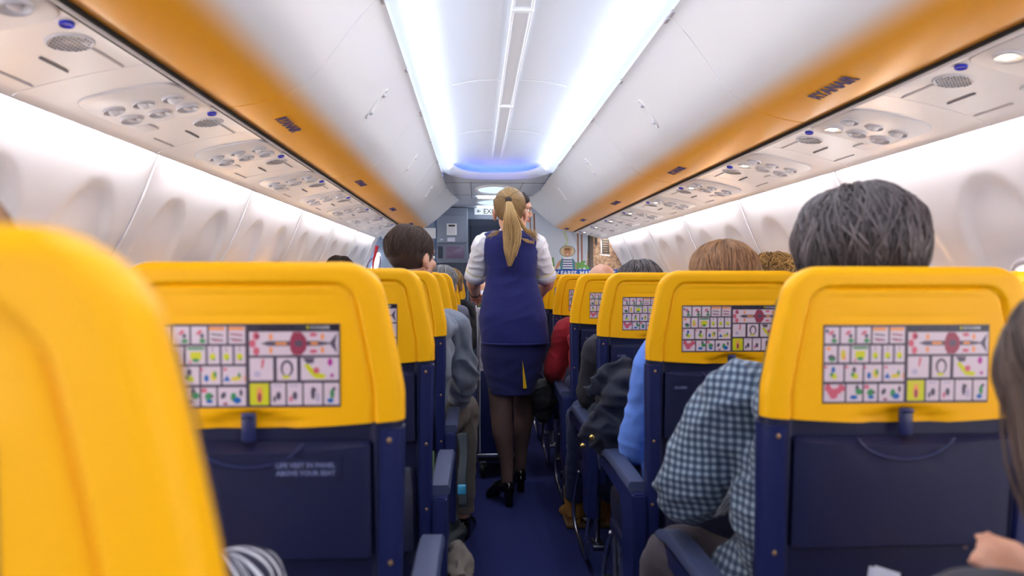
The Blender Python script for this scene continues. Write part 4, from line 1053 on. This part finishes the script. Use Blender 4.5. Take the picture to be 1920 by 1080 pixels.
# left of the aisle ---------------------------------------------------
hc = W(773, 480, 2.78); hc.z = W(773, 431, 2.78).z-.110
seated('seated person with short brown hair in a grey blue hoodie, face turned towards the aisle', LY[3], hc, AX_L+.03, M['hoodie'], M['khaki'],
       dict(seed=15, size=(.080,.099,.088), off=(0,-.018,.032), tilt=-18, count=2200, r=.0013, rough=.006, front=52, back=128, spread=.5), H['brown'], aisle=1,
       yaw=-38, elbow=W(868, 700, 2.98), shoulder=W(842, 610, 2.88), hand=W(856, 762, 3.16), sleeve_r=.066, voxel=.0065, knees={1: W(868, 765, 3.28)}, wr=.015)
hc = W(831, 520, 4.35); hc.z = W(831, 501, 4.35).z-.112
seated('seated person with silver hair in a grey top, between the brown-haired head and the aisle', LY[5], hc, AX_L+.10, M['greytop'], M['darktrouser'],
       dict(seed=17, count=500, front=75, back=115), H['silver'], aisle=1, voxel=.011, elbow=W(872, 640, 4.5), shoulder=W(862, 590, 4.45), sleeve_r=.05)
hc = W(846, 522, 5.15); hc.z = W(846, 506, 5.15).z-.112
seated('seated person in black leaning into the aisle behind the silver-haired one', LY[6], hc, AX_L+.12, M['blacktop'], M['blacktop'],
       dict(seed=18, count=300, front=75, back=115), H['curly'], aisle=1, voxel=.011, elbow=W(884, 640, 5.2), shoulder=W(872, 580, 5.15), sleeve_r=.062)
hc = W(637, 500, 4.25); hc.z = W(637, 483, 4.25).z-.112
seated('seated person by the left sidewall, only a sliver of dark hair over the seat row', LY[5], hc, AX_L-STEP, M['charcoal'], M['jeans'],
       dict(seed=19, count=300, front=75, back=115), H['dark'], aisle=1, voxel=.012)
hc = Vector((-.457, .60, 1.168))
seated('person in a navy jersey with white stripes in front of the blurred yellow seat', LY[0], hc, AX_L-.02, M['stripe'], M['jeans'],
       dict(seed=21, count=400, front=75, back=115), H['auburn'], aisle=1, voxel=.009, elbow=W(470, 1110, .92), hand=(-.34, .98, .70), shoulder=(-.27, .60, .93), sleeve_r=.050)
# ------------------------------------------------------------------ cabin attendant in the aisle, seen from behind
YA = 3.75
t = empty('person', (.19, 3.80, 0), 'cabin attendant seen from behind with a long blonde ponytail, navy waistcoat and skirt', 'person')
Ti = Matrix.Translation(-Vector(t.location))
hc = W(956, 398, 3.70); hm = head_matrix(hc, -6, -8, 0, 1.02)
def X(px, Y=YA): return W(px, 515, Y).x
def Z(py, Y=YA): return W(960, py, Y).z
mb = MB(); add_head(mb, hm); nbase = W(956, 440, 3.72)
mb.tube([hc+Vector((0,-.01,-.05)), W(956, 434, 3.71), nbase+Vector((0,0,-.05))], [.047,.045,.06], 14)
tor = [(1.40,.10,.07), (1.36,.14,.085), (1.26,.125,.09), (1.15,.11,.08), (1.02,.14,.10), (.92,.155,.11), (.85,.15,.10)]
mb.horiz([(.185, 3.75, z, a, b) for z, a, b in tor[::-1]])
arms = {-1: (W(908, 458, 3.74), W(888, 528, 3.86), W(891, 552, 4.08)), 1: (W(1004, 458, 3.74), W(1026, 528, 3.86), W(1010, 556, 4.08))}
for s_, (sh, el, wr_) in arms.items():
    mb.spline([sh+Vector((-s_*.05,0,-.01)), sh, sh.lerp(el, .5), el, el.lerp(wr_, .35), wr_], [.04,.045,.042,.040,.036,.023], 12)
    add_hand(mb, wr_, (W(897, 566, 4.3)-wr_) if s_ < 0 else (W(1000, 566, 4.3)-wr_), (0, .15, -1), 42, thumb=s_, s=.95)
Lh = {-1: (X(938), .56), 1: (X(982, 3.85), .56)}
legs = {-1: [(X(940), 3.76, .78, .085), (X(940), 3.77, .60, .064), (W(941, 785, 3.78).x, 3.77, .46, .055), (W(943, 810, 3.8).x, 3.775, .38, .053), (W(950, 870, 3.8).x, 3.79, .23, .034), (W(951, 905, 3.8).x, 3.79, .135, .028), (W(949, 925, 3.8).x, 3.82, .09, .032)],
        1: [(X(982), 3.84, .78, .085), (X(981, 3.9), 3.92, .60, .060), (W(982, 785, 3.97).x, 3.97, .46, .052), (W(981, 810, 3.98).x, 3.98, .39, .050), (W(977, 860, 4.03).x, 4.03, .24, .034), (W(976, 885, 4.05).x, 4.05, .14, .028), (W(975, 900, 4.06).x, 4.08, .09, .03)]}
for s_, L in legs.items(): mb.spline([Vector(l[:3]) for l in L], [l[3] for l in L], 14)
b = fuse(mb, .0048, 3); xform(b, 0, Ti); b.build('body', M['skin'], t, fix=False)
mb = MB()
for s_, L in legs.items(): mb = MB(); mb.spline([Vector(l[:3]) for l in L], [l[3]+.0025 for l in L], 22, sub=6); xform(mb, 0, Ti); mb.build('tights', M['tights'], t)
for s_, (ax_, ay_, d_) in {-1: (X(953, 3.78), 3.775, (-.50,1,0)), 1: (W(976, 900, 4.05).x, 4.04, (-.02,1,0))}.items():
    mb = MB(); shoe(mb, (ax_, ay_, 0), d_, L=.235, heel=.070, wid=.047, high=.062); sh_ = mb; xform(sh_, 0, Ti); bmesh.ops.subdivide_edges(sh_.bm, edges=sh_.bm.edges[:], cuts=1, use_grid_fill=True, smooth=.6); sh_.build('shoe', M['shoe'], t)
# shirt
mb = MB()
mb.horiz([(.186, 3.745, z, a, b_) for z, a, b_ in [(1.0,.11,.08), (1.15,.105,.078), (1.25,.115,.082), (1.34,.135,.080), (1.39,.130,.068), (1.42,.085,.054), (1.452,.056,.052)]])
for s_, (sh, el, wr_) in arms.items():
    c_ = sh.lerp(el, .86); mb.ell(sh+Vector((-s_*.004,0,.0)), (.056,.060,.054)); mb.spline([sh+Vector((-s_*.05,0,.0)), sh, sh.lerp(el, .45), c_], [.05,.058,.056,.054], 16)
b = fuse(mb, .0055, 3, wrinkle=.006, wscale=14); xform(b, 0, Ti); shirt = b.build('shirt', M['shirt'], t, fix=False)
for s_, (sh, el, wr_) in arms.items():
    c_ = sh.lerp(el, .87); d = (el-sh).normalized(); mb = MB(); mb.tube([c_-d*.035, c_+d*.012], [.0575,.0565], 28, side=(1,0,0)); xform(mb, 0, Ti); cf = mb.build('cuff', M['shirt'], shirt)
    mb = MB(); mb.tube([c_-d*.038, c_-d*.035], [.0585,.0585], 28, side=(1,0,0)); xform(mb, 0, Ti); mb.build('yellow_piping', mat('pale_yellow_piping', rgb(226,214,150), .7), cf)
# waistcoat
def ring_px(py, x0, x1, d0, Yc=3.75, p=2.3):
    a, b_ = W(x0, py, Yc), W(x1, py, Yc); return ((a.x+b_.x)/2, Yc-.0, a.z, (b_.x-a.x)/2, d0)
mb = MB()
rs = [ring_px(641, 903, 1029, .128), ring_px(620, 900, 1028, .130), ring_px(592, 898, 1025, .128), ring_px(565, 902, 1018, .115), ring_px(540, 908, 1010, .104), ring_px(520, 911, 1005, .100), ring_px(500, 911, 1006, .106), ring_px(478, 905, 1009, .112), ring_px(458, 902, 1011, .112), ring_px(446, 902, 1012, .100), ring_px(438, 905, 1009, .082), ring_px(432.5, 926, 988, .070)]
mb.horiz(rs, 48, 2.4)
b = fuse(mb, .0055, 3, wrinkle=.0035, wscale=7, seed=2); xform(b, 0, Ti); ve = b.build('waistcoat', M['vest'], t, fix=False)
mb = MB(); zz = Z(640)
mb.horiz([(rs[0][0], 3.75, zz-.010, rs[0][3]+.0015, .1295), (rs[0][0], 3.75, zz+.002, rs[0][3]+.002, .130)], 48, 2.4); xform(mb, 0, Ti); mb.build('hem', M['vest'], ve)
mb = MB(); mb.tube([(.185, 3.648, Z(520)), (.187, 3.655, Z(500)), (.185, 3.652, Z(470))], .0015, 5); xform(mb, 0, Ti); mb.build('back_seam', M['skirt'], ve)
# skirt with its yellow pleat
mb = MB(); mb.horiz([ring_px(737, 918, 1001, .105, 3.78), ring_px(728, 916, 1003, .106, 3.78), ring_px(700, 908, 1013, .112, 3.77), ring_px(665, 901, 1024, .120, 3.76), ring_px(630, 903, 1024, .115, 3.75)], 48, 2.3)
b = fuse(mb, .006, 3, wrinkle=.003, wscale=6, seed=4); xform(b, 0, Ti); sk = b.build('skirt', M['skirt'], t, fix=False)
mb = MB(); pts = [(W(979, 676, 3.655), 0), (W(987, 728, 3.665), 0), (W(981.5, 729, 3.66), 0)]
yy = [3.640, 3.672, 3.672]
q = [Vector((W(979.5,676,3.65).x, 3.640, Z(676,3.65))), Vector((W(988,728,3.67).x, 3.672, Z(728,3.67))), Vector((W(981,729,3.67).x, 3.668, Z(729,3.67)))]
mb.prism([(0,0),(1,0),(1,1)], lambda a, b_, h: (q[0] if a == 0 else q[1] if b_ == 0 else q[2])+Vector((0,-h,0)), -.012, .004); xform(mb, 0, Ti); mb.build('pleat', M['pleat'], sk)
# bracelet
w_ = arms[-1][1].lerp(arms[-1][2], .86); mb = MB(); d = (arms[-1][2]-arms[-1][1]).normalized(); mb.tube([w_-d*.006, w_+d*.006], [.031,.030], 20); xform(mb, 0, Ti); mb.build('bracelet', M['black'], t)
# hair drawn to the tie, ponytail
rnd = random.Random(4); mb = MB(); mb.tint = .25; mL = Ti @ hm
tie = Vector((0,-.118,.036)); so = Vector((0,-.014,.030)); sz = Vector((.0785,.101,.089))
mb.ell(so, sz, nu=36, nv=24); tdir = Vector((0,-1,.10)).normalized()
u_ = Vector((1,0,0)); v_ = tdir.cross(u_)
for i in range(900):
    a = 2*pi*i/900+rnd.uniform(-.01,.01); rim = u_*cos(a)+v_*sin(a)
    lim = R(108 if rim.z > -.2 else 74)*rnd.uniform(.9, 1.0); e = rnd.uniform(-.0005,.0022)
    pts = []
    for k in range(7):
        th = lim*(1-k/6)+.03; q = tdir*cos(th)+rim*sin(th); pts.append(so+Vector((q.x*(sz.x+e), q.y*(sz.y+e), q.z*(sz.z+e))))
    strand(mb, pts, .0013*rnd.uniform(.7,1.3), rnd.random())
xform(mb, 0, mL); hr = mb.build('hair', H['blonde'], t, fix=False)
mb = MB(); mb.tube([tie+Vector((0,.012,.0)), tie+Vector((0,-.012,-.004))], [.017,.016], 16); xform(mb, 0, mL); mb.build('hair_tie', H['dark'], hr)
tw = hm @ tie
mb = MB()
ctr = [(957,378,3.585,.012), (956,388,3.565,.021), (957,405,3.565,.032), (960,428,3.590,.046), (960,450,3.600,.044), (958,470,3.602,.034), (956,487,3.602,.010)]
C_ = [W(a, b_, c_) for a, b_, c_, _ in ctr]; C_[0] = tw
mb.tint = .35; mb.tube([C_[i] for i in range(1, 6)], [ctr[i][3]*.72 for i in range(1, 6)], 14, flat=.45, side=(1,0,0))
for i in range(620):
    a = rnd.uniform(0, 2*pi); rr = rnd.uniform(.45, 1)**.7; end = rnd.choice([4,5,6,6,6]); tw_ = rnd.uniform(-.3,.3)
    pts = []
    for k in range(0, end+1):
        r_ = ctr[k][3]*rr*(1 if k < end else rnd.uniform(.4, 1.1)); a2 = a+tw_*k/6
        pts.append(C_[k]+Vector((cos(a2)*r_, -abs(sin(a2))*r_*.5, rnd.uniform(-.006,.0)-(rnd.uniform(0,.03) if k == end else 0))))
    strand(mb, pts, .0015*rnd.uniform(.7,1.4), rnd.random())
for i in range(60):                       # loose lock falling over the right shoulder
    o_ = Vector((rnd.uniform(-.008,.008), rnd.uniform(-.006,.0), rnd.uniform(-.012,.012))); k_ = rnd.uniform(.6, 1.05)
    pts = [W(966,395,3.58), W(974,412,3.60), W(984,430,3.625), W(984+18*k_,434+rnd.uniform(0,6),3.64), W(984+26*k_,438+rnd.uniform(0,14),3.64)]
    strand(mb, [p+o_*(.4+.2*j) for j, p in enumerate(pts)], .0012, rnd.random())
for i in range(22):
    pts = [W(950,430,3.62), W(938,433,3.63), W(928+rnd.uniform(-5,6),434+rnd.uniform(0,8),3.635), W(914+rnd.uniform(-5,6),440+rnd.uniform(0,10),3.635)]
    strand(mb, pts, .0009, rnd.random())
for i in range(30):
    pts = [W(966,436,3.61), W(976,446,3.625), W(990,452+rnd.uniform(-3,4),3.63), W(1002,455+rnd.uniform(-3,3),3.634)]
    strand(mb, pts, .0009, rnd.random())
xform(mb, 0, Ti); mb.build('ponytail', H['tail'], t, fix=False)

# ------------------------------------------------------------------ second attendant beyond the trolley
YB = 4.98
t = empty('person', (.27, YB, 0), 'dark-haired cabin attendant facing right beyond the trolley, mostly hidden by the blonde one', 'person')
Ti = Matrix.Translation(-Vector(t.location))
hc = W(968, 391, YB); hm = head_matrix(hc, -97, -14, 6, 1.08)
mb = MB(); add_head(mb, hm); bx = W(952, 430, YB).x
mb.tube([hc+Vector((-.01,0,-.05)), Vector((bx+.01, YB, 1.50)), Vector((bx, YB+.01, 1.42))], [.05,.05,.07], 14)
mb.horiz([(bx, YB, z, a, b_) for z, a, b_ in [(.84,.15,.10), (.95,.15,.10), (1.12,.11,.08), (1.28,.125,.095), (1.40,.14,.085), (1.46,.10,.06)]])
arms = {-1: (Vector((bx-.155, YB-.02, 1.405)), Vector((bx-.21, YB-.18, 1.16)), Vector((bx-.13, YB-.36, 1.11))), 1: (Vector((bx+.155, YB-.02, 1.405)), Vector((bx+.20, YB-.16, 1.16)), Vector((bx+.12, YB-.36, 1.11)))}
for s_, (sh, el, wr_) in arms.items():
    mb.spline([sh+Vector((-s_*.05,0,-.01)), sh, sh.lerp(el, .5), el, el.lerp(wr_, .4), wr_], [.04,.045,.042,.038,.034,.024], 12)
    add_hand(mb, wr_, (0,-1,-.25), (0,-.2,-1), 35, thumb=-s_)
for s_ in (-1, 1): mb.spline([(bx+s_*.08, YB, .84), (bx+s_*.08, YB, .5), (bx+s_*.08, YB+.01, .32), (bx+s_*.08, YB, .10)], [.085,.06,.05,.03], 12)
b = fuse(mb, .0055, 3); xform(b, 0, Ti); b.build('body', M['skin'], t, fix=False)
add_face(Ti @ hm, t, H['dark'])
mb = MB(); mb.horiz([(bx, YB, z, a, b_) for z, a, b_ in [(1.0,.14,.10), (1.15,.13,.095), (1.28,.14,.105), (1.40,.155,.095), (1.46,.11,.07), (1.49,.065,.06)]])
for s_, (sh, el, wr_) in arms.items(): mb.ell(sh, (.064,.066,.060)); mb.spline([sh+Vector((-s_*.05,0,0)), sh, sh.lerp(el, .5), sh.lerp(el, .88)], [.055,.064,.060,.056], 14)
b = fuse(mb, .007, 4, wrinkle=.003, wscale=12); xform(b, 0, Ti); b.build('shirt', M['shirt'], t, fix=False)
mb = MB(); mb.horiz([(bx, YB, z, a, b_) for z, a, b_ in [(.86,.17,.13), (1.0,.165,.125), (1.15,.14,.11), (1.28,.145,.12), (1.40,.135,.108), (1.452,.10,.085), (1.472,.06,.06)]]); b = fuse(mb, .007, 3); xform(b, 0, Ti); b.build('waistcoat', M['vest'], t, fix=False)
mb = MB(); mb.horiz([(bx, YB, z, a, b_) for z, a, b_ in [(.56,.13,.11), (.7,.155,.12), (.9,.165,.115)]]); xform(mb, 0, Ti); mb.build('skirt', M['skirt'], t)
for s_ in (-1, 1):
    mb = MB(); mb.spline([(bx+s_*.08, YB, .7), (bx+s_*.08, YB, .5), (bx+s_*.08, YB+.01, .32), (bx+s_*.08, YB, .10)], [.08,.063,.053,.033], 14); xform(mb, 0, Ti); mb.build('tights', M['tights'], t)
    mb = MB(); shoe(mb, (bx+s_*.08, YB+.02, 0), (0,-1,0), L=.23, heel=.06, wid=.04, high=.058); xform(mb, 0, Ti); mb.build('shoe', M['shoe'], t)
make_hair(Ti @ hm, t, H['dark'], seed=30, size=(.080,.100,.088), off=(0,-.020,.030), tilt=-22, count=800, r=.0014, rough=.002, front=52, back=112, spread=.2)
mb = MB(); mb.ell(hm @ Vector((0,-.125,.015)), (.032,.032,.032)); xform(mb, 0, Ti); mb.build('hair_bun', H['dark'], t)
mb = MB(); mb.ell(hm @ Vector((.083,.008,-.044)), (.004,.004,.004), nu=10, nv=6); xform(mb, 0, Ti); mb.build('earring', M['metal'], t)

# ------------------------------------------------------------------ service trolley
YT = 4.27; xl = W(893, 700, YT).x; tw_ = .30; xc = xl+tw_/2; ZTOP = 1.02
t = empty('service_trolley', (xc, YT+.21, 0), 'narrow grey and navy service trolley in the aisle in front of the blonde attendant', 'trolley')
def B(name, c, size, m, par, bev=.004, rot=None): mb = MB(); mb.box(c, size, rot, bev=bev); return mb.build(name, M[m], par)
B('body', (0, 0, .575), (tw_-.014, .40, .83), 'psu2', t)
dr = B('door', (0, -.205, .40), (tw_-.05, .012, .49), 'navy_side', t); B('handle', (0, -.216, .60), (.10,.02,.02), 'metal', dr)
up = B('upper_panel', (0, -.205, .82), (tw_-.05, .012, .30), 'psu2', t)
for s_ in (-1, 1):
    for y in (-.203, .203): B('edge_rail', (s_*(tw_/2-.009), y, .57), (.018,.018,.86), 'metal', t)
    B('bottom_rail', (0, s_*.203, .145), (tw_, .02, .022), 'metal', t)
B('worktop', (0, 0, ZTOP-.015), (tw_+.006, .42, .024), 'psu2', t)
for s_ in (-1, 1): B('top_rail', (s_*(tw_/2-.006), 0, ZTOP+.012), (.008,.41,.03), 'metal', t, .002)
B('base_plate', (0, 0, .12), (tw_-.02, .38, .03), 'black', t)
for sx_ in (-1, 1):
    for sy_ in (-1, 1):
        mb = MB(); mb.tube([(sx_*.11-.014, sy_*.15, .05), (sx_*.11+.014, sy_*.15, .05)], .049, 20); w_ = mb.build('wheel', M['black'], t)
        B('caster_fork', (sx_*.11, sy_*.15, .085), (.04,.05,.05), 'metal', w_)
B('brake_pedal', (.03, -.20, .075), (.06,.05,.012), 'green', t)
# things on the trolley
for i, (px, dy, h, r_) in enumerate(((902, .02, .075, .017), (909, .06, .09, .02))):
    q = W(px, 560, YT+dy); b_ = empty('bottle', (q.x, YT+.10+dy, ZTOP-.003), ['small green bottle on the trolley beside the forearm', 'taller green bottle standing farther back on the trolley'][i], 'bottle')
    mb = MB(); mb.tube([(0,0,0), (0,0,.004), (0,0,h*.62), (0,0,h*.8), (0,0,h)], [r_*.9, r_, r_, r_*.5, r_*.45], 16); mb.build('glass', M['green'], b_)
    mb = MB(); mb.tube([(0,0,h), (0,0,h+.014)], r_*.55, 14); mb.build('cap', M['white'], b_)
for i in range(3):
    b_ = MB(); r0 = .032; z0 = ZTOP-.003+i*.014
    b_.rings([[(cos(a)*r, sin(a)*r, z) for a in [2*pi*k/20 for k in range(20)]] for r, z in ((.024,0),(.033,.08),(.035,.082),(.033,.084),(.031,.08),(.022,.004))])
    o = b_.build('paper_cup', M['paper']); o.location = (xl+.10, YT+.32, z0)
    tag(o, ['white paper cup at the bottom of the nested stack on the trolley', 'middle white paper cup of the nested stack on the trolley', 'topmost white paper cup of the nested stack on the trolley'][i], 'cup', 'nested paper cups on the trolley')
mb = MB(); mb.ell(W(903, 558, YT+.03)+Vector((0,0,-.005)), (.03,.035,.03)); mb.ell(W(906, 551, YT+.05), (.022,.03,.025))
o = fuse(mb, .005, 3, wrinkle=.006, wscale=30).build('napkin', M['paper'], fix=False); tag(o, 'crumpled white napkin on the trolley by the left hand', 'napkin')

# ------------------------------------------------------------------ loose things
rnd = random.Random(12)
t = empty('coat', (.60, 2.40, .78), 'dark navy coat with gold snap buttons heaped on the lap beside the sky blue sleeve', 'coat'); Ti = Matrix.Translation(-Vector(t.location))
mb = MB(); YJ = 2.36
for (px, py, Y, a, b_, c_) in ((1175,715,YJ,.07,.08,.05), (1160,745,YJ,.075,.09,.055), (1190,770,YJ+.05,.08,.10,.06), (1140,780,YJ,.06,.07,.045), (1200,735,YJ+.05,.06,.10,.06), (1215,800,YJ+.1,.09,.12,.06), (1170,800,YJ+.03,.07,.08,.04)):
    mb.ell(W(px, py, Y), (a, b_, c_), Euler((rnd.uniform(-.4,.4), rnd.uniform(-.5,.5), rnd.uniform(-.5,.5))).to_matrix())
mb.spline([W(1190,690,YJ+.02), W(1150,702,YJ), W(1120,722,YJ-.02), W(1096,735,YJ-.02)], [.045,.04,.03,.008], 12, flat=.45, side=(0,0,1))
mb.spline([W(1205,700,YJ), W(1180,725,YJ-.04), W(1150,750,YJ-.04), W(1130,790,YJ-.03)], [.03,.035,.03,.02], 12)
mb.spline([W(1170,740,YJ-.03), W(1142,800,YJ-.06), W(1112,838,YJ-.05)], [.05,.07,.062], 14, flat=.28, side=(1,0,-.4))
mb.spline([W(1190,790,YJ), W(1150,815,YJ-.03), W(1118,842,YJ-.03)], [.05,.055,.03], 12, flat=.4)
b = fuse(mb, .0055, 3, wrinkle=.017, wscale=13, seed=5); xform(b, 0, Ti); co_ = b.build('cloth', M['coat'], t, fix=False)
for px, py in ((1093, 836), (1110, 820)):
    mb = MB(); q = W(px, py, YJ-.085); mb.tube([q+Vector((0,.004,0)), q+Vector((0,-.002,0)), q+Vector((0,-.004,0))], [.0085,.0085,.006], 18); xform(mb, 0, Ti); bt = mb.build('snap_button', M['gold'], co_)
    mb = MB(); mb.ell(q+Vector((0,-.004,0)), (.003,.002,.003), nu=10, nv=6); xform(mb, 0, Ti); mb.build('stud', M['ink'], bt)
# black bag on the lap of the person in red
mb = MB(); q = W(1018, 742, 3.95); mb.ell(q, (.075,.13,.09)); mb.ell(q+Vector((.05,.02,.03)), (.07,.10,.07)); mb.ell(q+Vector((.0,0,-.08)), (.05,.08,.07))
o = fuse(mb, .007, 3, wrinkle=.012, wscale=11).build('bag', M['bagcloth'], fix=False); tag(o, 'soft black bag held in the lap beside the dark red sleeve', 'bag')
# white booklet low in front of the right-hand seat
t = empty('booklet', (.72, .93, .84), 'white folded paper at the bottom edge in front of the large right seat', 'booklet')
mb = MB(); a_ = W(1622, 1084, .95); b1 = W(1640, 1060, .95); c1 = W(1712, 1092, .92)
for k, o_ in enumerate((0, .003)):
    mb = MB(); q = [a_+Vector((-.01,0,-.12)), b1, c1, c1+Vector((0,0,-.14))]
    mb.prism([(v.x, v.z) for v in q], lambda a, b_, h: Vector((a-k*.004, .95-h+o_*2, b_-k*.003))-Vector(t.location), 0, .0012); mb.build('page', M['paper'], t)
# fingers with green nails come with the long-haired person: see her hand
# straps and bags under the left seats
t = empty('backpack', (-.10, 2.72, 0), 'dark backpack with hanging straps and teal buckle on the aisle floor at left', 'backpack'); Ti = Matrix.Translation(-Vector(t.location))
mb = MB(); mb.ell((-.13, 2.72, .14), (.09,.15,.14)); mb.ell((-.11, 2.70, .24), (.07,.12,.08)); b = fuse(mb, .007, 3, wrinkle=.012, wscale=10); xform(b, 0, Ti); b.build('body', mat('dark_green_nylon', rgb(24,34,40), .7), t, fix=False)
for k in range(2):
    mb = MB(); mb.spline([W(862+8*k, 812, 2.62), W(868+4*k, 850, 2.60), W(864+5*k, 900, 2.56), W(868+3*k, 950, 2.54)], .012, 6, flat=.25, side=(1,0,0)); xform(mb, 0, Ti); st_ = mb.build('strap', mat('strap_dark_%d' % k, rgb(36,48,58), .6), t)
    if k == 0: mb = MB(); q = W(866, 918, 2.55); mb.box(q-Vector(t.location), (.030,.014,.034), bev=.004); mb.build('buckle', M['teal'], st_)
mb = MB(); q = W(860, 1062, 1.95); mb.ell(q, (.035,.10,.05)); mb.ell(q+Vector((-.03,.0,-.05)), (.05,.10,.06)); mb.ell(q+Vector((.0,.03,-.07)), (.035,.07,.05))
o = fuse(mb, .006, 3, wrinkle=.022, wscale=15, seed=3).build('cloth_bag', M['beige'], fix=False); tag(o, 'crumpled beige canvas bag beside the aisle at lower left', 'bag')
q = W(860, 1075, 1.9); mb = MB(); mb.ell(q+Vector((.0,0,-.06)), (.04,.06,.05)); mb.ell(q+Vector((-.01,.03,-.03)), (.03,.05,.04)); o = fuse(mb, .006, 3, wrinkle=.01, wscale=20).build('shoe_bag', M['bagcloth'], fix=False); tag(o, 'small shiny black bag under the crumpled beige canvas bag', 'bag')
q = W(808, 868, 2.66); mb = MB(); mb.box(q, (.03,.05,.10), rot=(0,R(6),0), bev=.004); tag(mb.build('drink_carton', mat('pale_green_carton', rgb(150,180,120), .5)), 'pale green drink carton between the left seats beside the armrest', 'carton')
